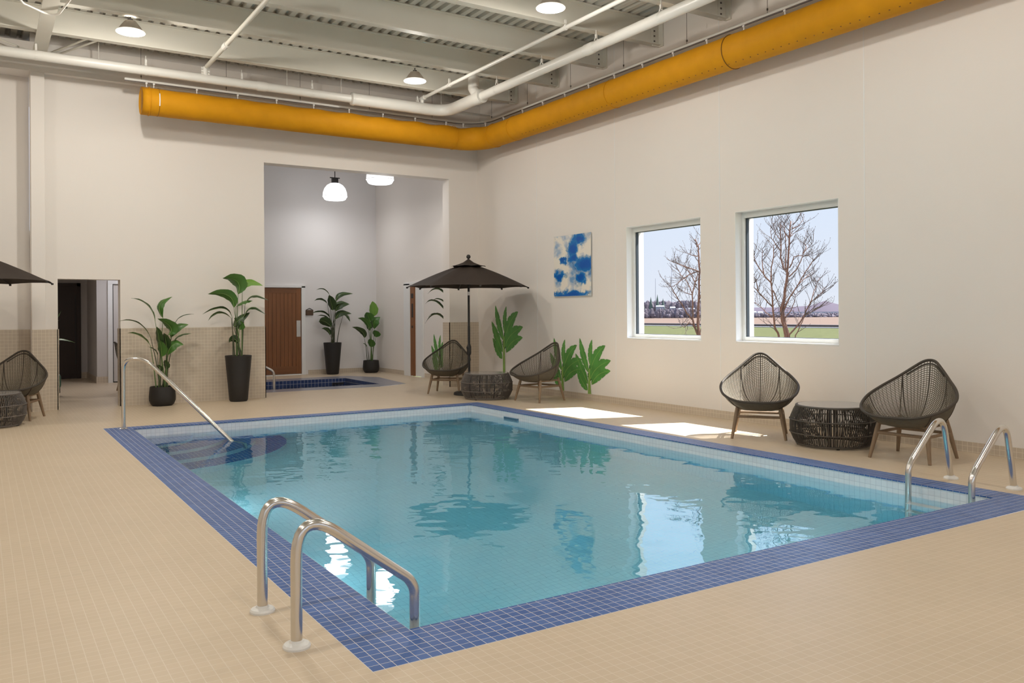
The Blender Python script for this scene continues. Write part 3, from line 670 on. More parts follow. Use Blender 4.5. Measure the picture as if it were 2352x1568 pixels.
m.add(vs, [(4 * i + j, 4 * i + (j + 1) % 4, 4 * i + 4 + (j + 1) % 4, 4 * i + 4 + j) for i in range(len(P_) - 1) for j in range(4)]); m.build('track_slot', WIRE, rl, origin=o)
hs_ = [(2.07 + .0, YD), (2.17, YD)] + [(2.17 + .60 * i, YD) for i in range(1, 9)] + [(7.3, YD - .03), (7.60, YD - .30)] + [(XD, 12.35 - .60 * i) for i in range(16)]
for x, y in hs_:
    m = MB(); m.box(x - .014, y - .014, 4.712, x + .014, y + .014, 4.732); m.box(x - .006, y - .006, 4.668, x + .006, y + .006, 4.712); m.build('hook', WHITE_PL, rl, origin=o)
for x, y in [(2.0, YD), (3.2, YD), (4.35, YD), (5.53, YD), (6.70, YD), (XD, 12.75), (XD, 11.6), (XD, 10.4), (XD, 9.15), (XD, 7.9), (XD, 6.6)]:
    m = MB(); m.tube([(x, y, 4.76), (x, y, ZD)], .0028, 6); m.box(x - .007, y - .007, 4.80, x + .007, y + .007, 4.825); m.build('suspension_wire', WIRE, rl, origin=o)

# ================================================================= LAMPS
def area(name, loc, r, power, col, parent=None, rot=(0, 0, 0), spread=PI):
    d = bpy.data.lights.new(name, 'AREA'); d.shape = 'DISK'; d.size = 2 * r; d.energy = power; d.color = col; d.spread = spread
    ob = bpy.data.objects.new(name, d); COL.objects.link(ob); ob.location = loc; ob.rotation_euler = rot
    if parent: ob.parent = parent
    return ob
def make_highbay(loc, label):
    t = thing('high_bay_light', label, 'ceiling light', loc, 0, 'round high bay lights')
    MB().lathe([(.02, .0), (.105, .0), (.107, .008)], 36).build('lens', LENS, t)
    MB().lathe([(.166, .0), (.170, .006), (.160, .016), (.154, .006), (.166, .0)], 48).build('rim_ring', RING, t, smooth=True)
    MB().lathe([(.158, .008), (.13, .05), (.095, .10), (.068, .135)], 40).build('reflector', REFL, t, smooth=True)
    MB().lathe([(.108, .030), (.155, .008)], 48).build('inner_reflector', REFL, t, smooth=True)
    MB().lathe([(.112, .034), (.10, .02), (.068, .12), (.05, .14)], 32).build('heat_sink', REFL, t, smooth=True)
    m = MB(); m.lathe([(.03, .135), (.03, .165), (.012, .17)], 16); m.tube([(0, 0, .16), (0, 0, .20)], .008, 8); m.build('mount', IRON, t)
    return t
LCOL = (1.0, 0.945, 0.86)
LFAC = {(1.60, 11.32): 1.45, (5.56, 11.50): .72, (5.57, 7.95): .72, (5.57, 4.2): .8, (-2.4, 11.4): 1.2}
LL = [(1.60, 11.32, 'lit high bay light nearest the left girder'), (5.56, 11.50, 'lit high bay light above the tall alcove opening'), (5.57, 7.95, 'lit high bay light at the top edge, in line with the sky picture'),
      (1.6, 7.7, 'high bay light over the middle of the pool'), (1.6, 4.1, 'high bay light over the near end of the pool'), (5.57, 4.2, 'high bay light over the near right ladder'),
      (1.6, .4, 'high bay light right above the camera'), (5.57, .5, 'high bay light over the near right floor'), (-2.4, .4, 'high bay light left behind the camera'), (-2.4, 11.4, 'high bay light over the left umbrella'), (-2.4, 7.7, 'high bay light over the left deck'), (-2.4, 4.1, 'high bay light left of the camera')]
for x, y, lb in LL:
    t = make_highbay((x, y, 4.85), lb)
    area('lamp_glow', (0, 0, -.008), .10, LAMP_W * .32 * LFAC.get((x, y), 1), LCOL, t)
    d_ = bpy.data.lights.new('lamp_side_glow', 'POINT'); d_.energy = LAMP_W * .68 * LFAC.get((x, y), 1); d_.color = LCOL; d_.shadow_soft_size = .05; ob = bpy.data.objects.new('lamp_side_glow', d_); COL.objects.link(ob); ob.parent = t; ob.location = (0, 0, -.065)
def make_dome(loc, label):
    t = thing('dome_pendant_light', label, 'ceiling light', loc, 0, 'white dome lights in the alcove')
    MB().lathe([(.262, .085), (.255, .16), (.225, .25), (.17, .32), (.10, .36), (.06, .365)], 40).build('dome_shade', DOME, t, smooth=True)
    MB().lathe([(.02, .0), (.20, .0), (.225, .012), (.262, .075)], 40).build('lens', DOME_B, t, smooth=True)
    m = MB(); m.tube([(.266 * math.cos(2 * PI * i / 40), .266 * math.sin(2 * PI * i / 40), .08) for i in range(40)], .005, 6, closed=True); m.build('clip_ring', CHROME, t, smooth=True)
    m = MB(); m.box(-.06, -.05, .365, .06, .05, .48); m.box(-.11, -.01, .47, .11, .01, .49); m.tube([(0, 0, .48), (0, 0, 1.16)], .01, 8); m.build('ballast_box', IRON, t)
    return t
for x, y, lb in ((6.55, 17.55, 'white dome pendant above the wooden door'), (6.48, 14.95, 'white dome pendant half hidden behind the opening header')):
    t = make_dome((x, y, 3.84), lb); area('alcove_glow', (0, 0, -.01), .255, ALCOVE_W * .5, (1.0, 0.985, 0.98), t); d_ = bpy.data.lights.new('alcove_side_glow', 'POINT'); d_.energy = ALCOVE_W * .5; d_.color = (1.0, 0.985, 0.98); d_.shadow_soft_size = .2; ob = bpy.data.objects.new('alcove_side_glow', d_); COL.objects.link(ob); ob.parent = t; ob.location = (0, 0, -.28)

area('corridor_fill', (1.0, 16.6, 2.47), .25, 16.0, (1.0, .93, .88))  # two unseen fill lamps added to keep the corridor from going black
area('corridor_fill_end', (2.5, 17.9, 2.47), .2, 12.0, (.95, .94, 1.0))

# ================================================================= FURNITURE
def make_chair(label, loc, rz, group='woven rope lounge chairs'):
    """local +y points to the back of the chair, front toward -y"""
    t = thing('rope_lounge_chair', label, 'chair', loc, rz, group)
    key = [(0, -.42, 0, .405), (30, -.385, .21, .415), (60, -.25, .355, .465), (90, -.05, .405, .545), (112, .10, .355, .625), (135, .225, .235, .725), (155, .315, .125, .82), (168, .36, .06, .87), (180, .375, 0, .885)]
    full = key + [(360 - k_[0], k_[1], -k_[2], k_[3]) for k_ in reversed(key[1:-1])]
    def rim(a):
        a = a % 360; n_ = len(full)
        for i in range(n_):
            a0 = full[i][0]; a1 = full[(i + 1) % n_][0] + (360 if i == n_ - 1 else 0)
            if a0 <= a <= a1:
                p0, p1, p2, p3 = (full[(i - 1) % n_], full[i], full[(i + 1) % n_], full[(i + 2) % n_]); u = (a - a0) / (a1 - a0)
                f_ = lambda k_: .5 * (2 * p1[k_] + (p2[k_] - p0[k_]) * u + (2 * p0[k_] - 5 * p1[k_] + 4 * p2[k_] - p3[k_]) * u * u + (3 * p1[k_] - p0[k_] - 3 * p2[k_] + p3[k_]) * u ** 3)
                return Vector((f_(2), f_(1), f_(3)))
    B = Vector((0, .03, .290))
    def surf(a, v):
        R_ = rim(a); q_ = B.lerp(R_, v)
        # bulge outward and down
        out = Vector((R_.x - B.x, R_.y - B.y, 0)); k_ = math.sin(PI * v) * (.11 if R_.z > .6 else .05 + .06 * max(0, (R_.z - .4) / .2))
        out = out.normalized() * k_ * .75
        return q_ + out + Vector((0, 0, -k_ * .75))
    NA = 72
    m = MB()
    for i in range(NA):
        a = 360 * i / NA; m.tube([surf(a, v) for v in [.10 + .9 * j / 12 for j in range(13)]], .0029, 4, caps=False)
    for j in range(36):
        v = .12 + .87 * j / 35; m.tube([surf(360 * i / 72, v) for i in range(72)], .0047, 4, closed=True)
    m.build('rope_seat', ROPE, t, smooth='full')
    m = MB(); m.tube([rim(360 * i / 90) for i in range(90)], .0135, 10, closed=True); rm = m.build('rim', ROPE_R, t, smooth='full')
    m = MB(); m.tube([surf(a, .955) + Vector((0, 0, .004)) for a in range(145, 216, 5)], .008, 8); m.build('inner_top_loop', ROPE_R, rm, smooth='full')
    m = MB(); m.lathe([(.0, -.004), (.055, -.002), (.075, .012), (.06, .018), (.0, .016)], 24, (B.x, B.y, B.z - .0)); m.build('hub', ROPE_R, t, smooth=True)
    for a in (180, 140, 220, 95, 265, 50, 310):
        m = MB(); m.tube([surf(a, v) + Vector((0, 0, -.004)) for v in [.08 + .92 * j / 14 for j in range(15)]], .0058, 6); m.build('frame_rib', ROPE_R, t, smooth='full')
    fx, fy = .275, .27; tx, ty = .215, .19
    for sx_ in (-1, 1):
        for sy_ in (-1, 1):
            m = MB(); m.tube([(sx_ * tx, .02 + sy_ * ty, .355), (sx_ * (tx + .25 * (fx - tx)), .02 + sy_ * (ty + .25 * (fy - ty)), .26), (sx_ * fx, .02 + sy_ * fy, 0)], [.019, .0235, .0145], 12); m.build('leg', TEAK, t, smooth=True)
    def at_(sx_, sy_, z):
        u = (.355 - z) / .355; return Vector((sx_ * (tx + (fx - tx) * u), .02 + sy_ * (ty + (fy - ty) * u), z))
    for (a, b) in (((-1, -1), (1, -1)), ((1, -1), (1, 1)), ((1, 1), (-1, 1)), ((-1, 1), (-1, -1))):
        for z, r_ in ((.318, .0125), (.232, .0135)):
            m = MB(); p0, p1 = at_(*a, z), at_(*b, z); md = (p0 + p1) / 2; m.tube([p0, md, p1], [r_, r_ * 1.15, r_], 10); m.build('stretcher', TEAK, t, smooth=True)
    for sx_ in (-1, 1):
        pts = fillet([rim(90 - 50 if sx_ > 0 else 310), at_(sx_, -1, .36) + Vector((sx_ * .02, 0, .01)), B + Vector((0, -.03, .01)), ], .03, 4)
        m = MB(); m.tube(pts, .0055, 6); m.tube([rim(140 if sx_ > 0 else 220), at_(sx_, 1, .37), B + Vector((0, .05, .0))], .0055, 6); m.build('underframe_rod', ROPE_R, t, smooth=True)
    return t
def face(dx, dy): return math.atan2(dy, dx) + PI / 2      # rotation so that local -y points along (dx,dy)
cA = make_chair('woven rope chair left of the umbrella pole, facing the pool', (6.79, 12.84, 0), face(-.69, -.72))
dup(cA, (7.33, 10.85, 0), face(-.985, -.17), 'woven rope chair in front of the wall leaf stickers, turned to the left')
dup(cA, (7.17, 6.33, 0), face(-.77, -.63), 'woven rope chair bright with sunlight under the large window')
dup(cA, (7.24, 4.60, 0), face(-.99, -.12), 'woven rope chair behind the right pool ladder, rightmost of all')
dup(cA, (0.38, 12.88, 0), face(-.35, -.93), 'woven rope chair at the left edge under the cut-off umbrella')
dup(cA, (2.41, 16.5, 0), face(1, .05), 'woven rope chair tip showing past the corridor doorway jamb')

def make_table(label, loc, rz, cord):
    t = thing('rope_drum_table', label, 'side table', loc, rz, 'drum shaped rope side tables')
    prof = [(.345, .405), (.372, .36), (.400, .29), (.408, .25), (.410, .19), (.405, .13), (.375, .06), (.345, .018)]
    m = MB(); NC = 120
    for i in range(NC):
        a = 2 * PI * i / NC; m.tube([(r_ * math.cos(a), r_ * math.sin(a), z) for r_, z in prof], .0042, 4, caps=False)
    m.build('rope_weave', cord, t, smooth='full')
    m = MB(); prof2 = [(.325, .40), (.30, .33), (.345, .25), (.30, .19), (.345, .12), (.31, .05), (.32, .02)]
    for i in range(72):
        a = 2 * PI * (i + .5) / 72; m.tube([(r_ * math.cos(a), r_ * math.sin(a), z) for r_, z in prof2], .0042, 4, caps=False)
    m.build('inner_weave', cord, t, smooth='full')
    for r_, z in ((.413, .265), (.412, .135)):
        m = MB(); m.tube([(r_ * math.cos(2 * PI * i / 64), r_ * math.sin(2 * PI * i / 64), z) for i in range(64)], .006, 6, closed=True); m.build('hoop', cord, t, smooth='full')
    for r_, z in ((.347, .40), (.345, .02)):
        m = MB(); m.tube([(r_ * math.cos(2 * PI * i / 64), r_ * math.sin(2 * PI * i / 64), z) for i in range(64)], .011, 8, closed=True); m.build('rim', cord, t, smooth='full')
    MB().lathe([(0, .398), (.333, .398), (.336, .404), (.333, .412), (0, .412)], 64).build('table_top', STONE, t, smooth=True)
    for i in range(6):
        a = 2 * PI * i / 6 + .3; m = MB(); m.tube([(r_ * .965 * math.cos(a), r_ * .965 * math.sin(a), z) for r_, z in prof], .009, 6); m.build('frame_post', IRON, t, smooth='full')
    for i in range(4):
        a = 2 * PI * i / 4 + .5; m = MB(); m.lathe([(.016, 0), (.016, .02)], 10, (.33 * math.cos(a), .33 * math.sin(a), 0), True, True); m.build('foot', IRON, t)
    return t
make_table('grey-brown rope drum table beside the umbrella base', (6.85, 11.62, 0), 0, ROPE_T)
make_table('dark rope drum table between the two right hand chairs', (7.30, 5.50, 0), .3, ROPE_T2)
make_table('grey-brown rope drum table cut by the left edge', (.09, 12.25, 0), .7, ROPE_T)

def make_umbrella(label, loc, rz):
    t = thing('patio_umbrella', label, 'umbrella', loc, rz, 'dark brown patio umbrellas')
    NS = 8; R_ = 1.03; ze, zv, rv = 1.80, 2.155, .30
    m = MB(); NR = 8; vs = []
    for j in range(NR + 1):
        v = j / NR; rr = .03 + (R_ - .03) * v
        for i in range(NS * 4):
            a = 2 * PI * i / (NS * 4); seg = (i % 4) / 4; fac = math.cos(PI / NS) / math.cos((seg - .5) * 2 * PI / NS)
            z = zv + .03 + (ze - zv - .03) * (v ** 1.25) - .035 * math.sin(PI * seg) * math.sin(PI * min(1, v * 1.0)) * .6
            if j == NR: z += .012 * math.sin(PI * seg)
            vs.append((rr * fac * math.cos(a), rr * fac * math.sin(a), z))
    n_ = NS * 4; fs = [(j * n_ + i, j * n_ + (i + 1) % n_, (j + 1) * n_ + (i + 1) % n_, (j + 1) * n_ + i) for j in range(NR) for i in range(n_)]
    m.add(vs, fs); m.build('canopy', CANOPY, t, smooth=True)
    m = MB(); vs = []
    for j in range(5):
        v = j / 4; rr = .02 + (.30 - .02) * v
        for i in range(n_):
            a = 2 * PI * i / n_; seg = (i % 4) / 4; fac = math.cos(PI / NS) / math.cos((seg - .5) * 2 * PI / NS); z = 2.262 - .122 * v ** .65 + (.014 * math.sin(PI * seg) if j == 4 else 0)
            vs.append((rr * fac * math.cos(a), rr * fac * math.sin(a), z))
    m.add(vs, [(j * n_ + i, j * n_ + (i + 1) % n_, (j + 1) * n_ + (i + 1) % n_, (j + 1) * n_ + i) for j in range(4) for i in range(n_)]); m.build('vent_cap', CANOPY, t, smooth=True)
    m = MB(); m.lathe([(.0, 2.345), (.02, 2.34), (.034, 2.32), (.037, 2.305), (.03, 2.285), (.016, 2.275), (.018, 2.262), (.028, 2.255)], 20); m.build('finial', IRON, t, smooth=True)
    m = MB(); m.tube([(0, 0, .04), (.0, 0, 1.15)], .0215, 16); m.tube([(0, 0, 1.15), (0, 0, 2.26)], .019, 16); pl = m.build('pole', IRON, t, smooth=True)
    MB().tube([(0, 0, 1.66), (0, 0, 1.72)], .0205, 16).build('tilt_collar', CHROME, pl, smooth=True)
    m = MB(); m.tube([(0, 0, .66), (0, 0, .69), (0, 0, .80), (0, 0, .84)], [.026, .037, .037, .026], 16); m.tube([(0, 0, .77), (-.06, 0, .77)], .007, 8); m.tube([(-.06, 0, .77), (-.06, 0, .80)], .009, 8); m.build('crank', IRON, t, smooth=True)
    for i in range(NS):
        a = 2 * PI * i / NS; c_, s_ = math.cos(a), math.sin(a)
        m = MB(); m.tube([(.03 * c_, .03 * s_, 2.16), (R_ * c_, R_ * s_, 1.79)], .006, 6); m.box(R_ * c_ - .012, R_ * s_ - .012, 1.775, R_ * c_ + .012, R_ * s_ + .012, 1.80); m.tube([(.03 * c_, .03 * s_, 1.83), (.5 * c_, .5 * s_, 1.975)], .0045, 6); m.build('rib', IRON, t, smooth=True)
    m = MB(); m.lathe([(.02, .34), (.03, .33), (.032, .07), (.05, .06), (.10, .055), (.23, .05), (.255, .04), (.262, .02), (.262, 0)], 40); bs = m.build('base', IRON, t, smooth=True)
    MB().tube([(.03, 0, .22), (.075, 0, .22)], .012, 8).build('knob', IRON, bs)
    return t
u1 = make_umbrella('dark brown umbrella standing behind the rope table in the far corner', (6.94, 12.35, 0), .45)
dup(u1, (-.16, 12.70, 0), .25, 'dark brown umbrella cut off by the left edge')

# ---- plants
LAT = Vector((math.cos(YAW), -math.sin(YAW), 0)); DEP = Vector((math.sin(YAW), math.cos(YAW), 0))
def leaf(parent, A, Bm, C, width, mt, fold=.35, side=None, twist=0.0, rib=True):
    """blade along the bezier A-Bm-C, folded along its midrib"""
    n_ = 12; vs = []; prev = None
    for i in range(n_ + 1):
        t_ = i / n_; p_ = A * (1 - t_) ** 2 + Bm * 2 * t_ * (1 - t_) + C * t_ * t_; tn = ((Bm - A) * (1 - t_) + (C - Bm) * t_)
        tn = tn.normalized() if tn.length > 1e-6 else Vector((0, 0, 1))
        s_ = side - tn * side.dot(tn); s_.normalize(); nr = s_.cross(tn)
        w_ = width * .5 * (math.sin(PI * min(1, t_ ** .85)) ** .75) * (1.0 if t_ < .98 else .3) + .0015
        f_ = fold * w_
        for u, h in ((-1, f_), (-.5, f_ * .38), (0, 0), (.5, f_ * .38), (1, f_)):
            wob = .03 * width * math.sin(t_ * 21 + u * 3) * abs(u)
            vs.append(p_ + s_ * (u * w_) + nr * (h + wob))
    m = MB(); m.add(vs, [(5 * i + j, 5 * i + j + 1, 5 * i + 6 + j, 5 * i + 5 + j) for i in range(n_) for j in range(4)])
    ob = m.build('leaf', mt, parent, smooth='full')
    if rib and width > .06:
        m = MB(); m.tube([Vector(vs[5 * i + 2]) for i in range(n_ + 1)], [.0035 * (1 - .8 * i / n_) for i in range(n_ + 1)], 5); m.build('midrib', RIB, ob, smooth='full')
    return ob
def plant(label, loc, pot, sc, cx, fy, leaves, group, stemr=.008, rimz=None, pick=None):
    """leaves: (x0,y0,xm,ym,x1,y1,width,depth,shade) measured on an elevation of the plant; sc metres per unit"""
    t = thing('potted_plant', label, 'plant', loc, 0, group)
    if pot == 'tall': prof = [(0, 0), (.125, 0), (.140, .02), (.165, .30), (.192, .60), (.200, .69), (.203, .715), (.197, .72), (.188, .71), (.182, .60), (0, .60)]; top = .60; rr = .10
    else: prof = [(0, 0), (.135, 0), (.165, .025), (.188, .08), (.190, .14), (.183, .22), (.176, .285), (.170, .288), (.165, .28), (.168, .2), (0, .2)]; top = .20; rr = .07
    MB().lathe(prof, 44).build('planter', POT, t, smooth=True)
    MB().lathe([(0, top + .012), (rr * 1.7, top + .006), (.165 if pot != 'tall' else .178, top + .002)], 32).build('soil', SOIL, t, smooth=True)
    rg = random.Random(len(label) + int(cx))
    _fx, _fz = .8456 * loc[0] - .5339 * loc[1], .5339 * loc[0] + .8456 * loc[1]
    LAT = Vector((1 / (.8456 - _fx / _fz * .5339), 0, 0)) if cx > 200 and sc < .003 else Vector((math.cos(YAW), -math.sin(YAW), 0))
    def W(x, y, d): return LAT * ((x - cx) * sc) + Vector((0, 0, (fy - y) * sc)) - DEP * abs(d)
    for i, (x0, y0, xm, ym, x1, y1, wd, d, sh) in enumerate(leaves):
        A = W(x0, y0, d * .5); C = W(x1, y1, d * 1.3); Bm = W(xm, ym, d * .9); Bm = Bm * 2 - (A + C) * .5 if (xm, ym) != (0, 0) else (A + C) * .5 + DEP * .02
        length = (C - A).length; vert = abs((C - A).normalized().z)
        # side vector: broad leaves show their face, thin ones are seen on edge
        thin = wd * sc < .10
        ax = (C - A).normalized(); sd0 = ax.cross(DEP); sd0.normalize()
        side = (sd0 * (.35 if thin else .92) + DEP * (.94 if thin else .38)).normalized()
        w_real = wd * sc / (.6 if thin else 1.0)
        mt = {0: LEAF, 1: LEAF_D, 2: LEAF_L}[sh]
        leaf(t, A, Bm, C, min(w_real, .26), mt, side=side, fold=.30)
        b_ = Vector((0, 0, top)) + LAT * rg.uniform(-rr, rr) * .7 + LAT * max(-rr, min(rr, (A.dot(LAT)) * .25)) + DEP * rg.uniform(-rr, rr) * .6
        mid = b_.lerp(A, .6) - LAT * (A - b_).dot(LAT) * .14
        m = MB(); m.tube([b_.lerp(mid, k_ / 4) if k_ < 5 else mid.lerp(A, (k_ - 4) / 4) for k_ in range(9)], [stemr * (1.3 - .85 * k_ / 8) for k_ in range(9)], 7)
        m.build('stem', STEM_D if sh == 1 else STEM, t, smooth='full')
    return t
PG = 'bird of paradise plants in black planters'
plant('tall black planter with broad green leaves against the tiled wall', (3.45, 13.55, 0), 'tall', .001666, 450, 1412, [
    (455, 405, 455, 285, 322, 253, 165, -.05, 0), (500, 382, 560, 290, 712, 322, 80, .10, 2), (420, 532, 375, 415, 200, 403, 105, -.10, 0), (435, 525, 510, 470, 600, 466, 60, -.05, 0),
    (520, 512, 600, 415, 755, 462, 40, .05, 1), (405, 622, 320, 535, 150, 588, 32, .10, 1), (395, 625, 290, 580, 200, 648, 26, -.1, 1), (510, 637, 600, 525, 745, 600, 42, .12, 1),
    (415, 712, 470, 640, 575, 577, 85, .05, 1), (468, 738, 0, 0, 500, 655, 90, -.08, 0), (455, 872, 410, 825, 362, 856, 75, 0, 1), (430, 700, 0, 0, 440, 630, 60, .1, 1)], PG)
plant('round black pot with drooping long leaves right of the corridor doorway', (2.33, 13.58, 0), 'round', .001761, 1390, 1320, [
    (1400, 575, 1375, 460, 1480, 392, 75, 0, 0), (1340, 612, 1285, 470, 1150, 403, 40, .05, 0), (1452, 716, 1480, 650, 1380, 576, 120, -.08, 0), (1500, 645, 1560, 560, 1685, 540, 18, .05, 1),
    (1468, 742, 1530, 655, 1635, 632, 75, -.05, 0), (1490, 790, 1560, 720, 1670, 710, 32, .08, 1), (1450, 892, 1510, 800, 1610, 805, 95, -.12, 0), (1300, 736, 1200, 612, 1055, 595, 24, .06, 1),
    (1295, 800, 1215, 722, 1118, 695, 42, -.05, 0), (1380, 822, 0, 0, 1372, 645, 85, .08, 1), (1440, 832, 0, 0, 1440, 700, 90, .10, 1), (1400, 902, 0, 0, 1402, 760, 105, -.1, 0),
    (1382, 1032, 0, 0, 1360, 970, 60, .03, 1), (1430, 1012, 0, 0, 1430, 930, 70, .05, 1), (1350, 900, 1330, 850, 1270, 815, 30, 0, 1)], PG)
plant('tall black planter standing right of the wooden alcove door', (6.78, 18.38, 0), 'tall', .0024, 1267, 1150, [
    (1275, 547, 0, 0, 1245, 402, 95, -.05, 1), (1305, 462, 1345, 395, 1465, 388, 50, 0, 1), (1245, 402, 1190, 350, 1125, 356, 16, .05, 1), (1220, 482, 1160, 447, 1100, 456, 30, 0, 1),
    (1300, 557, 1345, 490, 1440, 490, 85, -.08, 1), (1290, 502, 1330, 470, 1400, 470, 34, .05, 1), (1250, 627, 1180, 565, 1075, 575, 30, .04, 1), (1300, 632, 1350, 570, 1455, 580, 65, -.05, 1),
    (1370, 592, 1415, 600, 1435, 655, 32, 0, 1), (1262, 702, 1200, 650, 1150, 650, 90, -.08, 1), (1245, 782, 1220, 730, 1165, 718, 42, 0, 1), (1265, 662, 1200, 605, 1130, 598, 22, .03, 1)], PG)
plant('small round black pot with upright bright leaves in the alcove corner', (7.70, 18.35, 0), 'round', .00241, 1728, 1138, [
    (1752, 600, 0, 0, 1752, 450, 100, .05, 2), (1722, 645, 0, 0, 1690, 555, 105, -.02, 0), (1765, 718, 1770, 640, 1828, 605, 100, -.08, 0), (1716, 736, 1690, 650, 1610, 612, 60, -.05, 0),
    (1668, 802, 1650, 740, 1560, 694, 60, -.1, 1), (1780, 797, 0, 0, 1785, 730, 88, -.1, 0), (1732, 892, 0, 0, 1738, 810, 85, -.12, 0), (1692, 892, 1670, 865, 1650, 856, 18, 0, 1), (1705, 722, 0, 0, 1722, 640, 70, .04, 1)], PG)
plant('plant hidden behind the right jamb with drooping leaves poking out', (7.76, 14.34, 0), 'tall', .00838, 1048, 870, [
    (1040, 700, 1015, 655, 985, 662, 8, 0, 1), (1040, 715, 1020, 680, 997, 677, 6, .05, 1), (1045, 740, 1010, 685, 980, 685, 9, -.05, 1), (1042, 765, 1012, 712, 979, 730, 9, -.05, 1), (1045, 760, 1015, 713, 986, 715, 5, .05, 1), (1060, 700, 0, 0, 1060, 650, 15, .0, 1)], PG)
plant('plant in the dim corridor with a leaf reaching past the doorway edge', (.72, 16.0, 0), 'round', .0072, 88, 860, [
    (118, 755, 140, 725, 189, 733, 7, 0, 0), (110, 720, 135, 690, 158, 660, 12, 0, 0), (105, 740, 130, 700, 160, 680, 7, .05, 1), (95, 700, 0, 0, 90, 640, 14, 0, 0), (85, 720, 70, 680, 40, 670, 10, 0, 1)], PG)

# ---- leaf stickers on the right wall
def sticker(label, y0, z0, sc, stalk):
    t = thing('wall_leaf_sticker', label, 'wall decal', (XW - .001, y0, z0), 0, 'green leaf wall stickers')
    base = 1310
    L_ = [(1760, 1160, 1700, 1000, 1680, 845, 58, 0), (1772, 1090, 1765, 960, 1790, 855, 44, 0), (1778, 1140, 1810, 980, 1905, 905, 74, 0), (1765, 1160, 1800, 1040, 1860, 1015, 62, 1), (1752, 1262, 1690, 1130, 1640, 990, 66, 0),
          (1775, 1215, 1810, 1090, 1950, 1035, 86, 0), (1785, 1265, 1830, 1140, 1947, 1127, 70, 0), (1748, 1320, 1700, 1250, 1650, 1140, 60, 0), (1768, 1240, 0, 0, 1772, 1120, 50, 1)]
    def W(x, y, k_): return Vector((-.0004 * k_, -(x - 1765) * sc * 1.68, (base - y) * sc * 1.0 + stalk))
    for i, (x0, yy0, xm, ym, x1, yy1, wd, sh) in enumerate(L_):
        k_ = {1: 1}.get(sh, 2 + i * .35)
        A = W(x0, yy0, k_); C = W(x1, yy1, k_); Bm = (A + C) / 2 if xm == 0 else W(xm, ym, k_)
        n_ = 26; vs = []; rg = random.Random(i)
        for j in range(n_ + 1):
            t_ = j / n_; p_ = A * (1 - t_) ** 2 + Bm * 2 * t_ * (1 - t_) + C * t_ * t_; tn = ((Bm - A) * (1 - t_) + (C - Bm) * t_).normalized()
            s_ = Vector((0, -tn.z, tn.y)); w_ = wd * sc * .72 * (math.sin(PI * min(1, t_ ** .9)) ** .8) + .0008
            nl = .82 if (j % 6 == 3 and t_ > .3) else 1.0; nr_ = .80 if (j % 5 == 2 and t_ > .25) else 1.0
            vs += [p_ + s_ * w_ * nl, p_, p_ - s_ * w_ * nr_]
        m = MB(); m.add(vs, [(3 * j + q_, 3 * j + q_ + 1, 3 * j + 4 + q_, 3 * j + 3 + q_) for j in range(n_) for q_ in (0, 1)])
        lf = m.build('leaf', DEC_D if sh else DEC, t)
        m = MB(); vs2 = []
        for j in range(n_ + 1):
            c_ = Vector(vs[3 * j + 1]); a_ = Vector(vs[3 * j]) - c_; a_.normalize(); w_ = .0065 * (1 - .8 * j / n_); vs2 += [c_ + a_ * w_ + Vector((-.0003, 0, 0)), c_ - a_ * w_ + Vector((-.0003, 0, 0))]
        m.add(vs2, [(2 * j, 2 * j + 1, 2 * j + 3, 2 * j + 2) for j in range(n_)]); m.build('midrib', DEC_S, lf)
    m = MB(); m.add([(-.004, .040, 0), (-.004, -.045, 0), (-.004, -.035, stalk), (-.004, .035, stalk), (-.004, -.018, stalk + 190 * sc), (-.004, .012, stalk + 190 * sc)], [(0, 1, 2, 3), (3, 2, 4, 5)]); m.build('stalk', DEC_S, t)
sticker('green banana leaf wall sticker, tallest, behind the rope table', 12.93, .1, .00203, .46)
sticker('green leaf wall sticker partly behind the left-turned rope chair', 11.13, .1, .00167, .07)
sticker('green leaf wall sticker nearest the windows, fully visible', 10.42, .1, .00170, .07)
sticker('green leaf wall sticker beyond the opening, behind the far rope chair', 15.47, .1, .00165, .07)

# ---- sky picture
t = thing('sky_picture', 'acrylic picture of blue sky and white clouds on the right wall', 'picture', (XW - .02, 10.83, 2.11)); o = Vector(t.location)
SKYP = bpy.data.materials.new('cloud_print'); SKYP.use_nodes = True
n = SKYP.node_tree.nodes; l = SKYP.node_tree.links; b = n['Principled BSDF']; b.inputs['Roughness'].default_value = .25
tc = n.new('ShaderNodeTexCoord'); mp = n.new('ShaderNodeMapping'); mp.inputs['Location'].default_value = (2.3, 4.1, .35); mp.inputs['Scale'].default_value = (1, 1.0, 1.25); l.new(tc.outputs['Object'], mp.inputs[0])
def MN(op, *a):
    x_ = n.new('ShaderNodeMath'); x_.operation = op
    for i_, v_ in enumerate(a):
        if isinstance(v_, (int, float)): x_.inputs[i_].default_value = v_
        else: l.new(v_, x_.inputs[i_])
    return x_.outputs[0]
no = n.new('ShaderNodeTexNoise'); no.inputs['Scale'].default_value = 7.0; no.inputs['Detail'].default_value = 8; no.inputs['Roughness'].default_value = .6; l.new(mp.outputs[0], no.inputs['Vector'])
n2 = n.new('ShaderNodeTexNoise'); n2.inputs['Scale'].default_value = 4.5; n2.inputs['Detail'].default_value = 6; l.new(mp.outputs[0], n2.inputs['Vector'])
sp = n.new('ShaderNodeSeparateXYZ'); l.new(tc.outputs['Object'], sp.inputs[0])
dn = n.new('ShaderNodeSeparateColor'); l.new(no.outputs['Color'], dn.inputs[0])
uu = MN('ADD', MN('DIVIDE', MN('SUBTRACT', .49, sp.outputs['Y']), .98), MN('MULTIPLY', MN('SUBTRACT', dn.outputs[0], .5), .34))
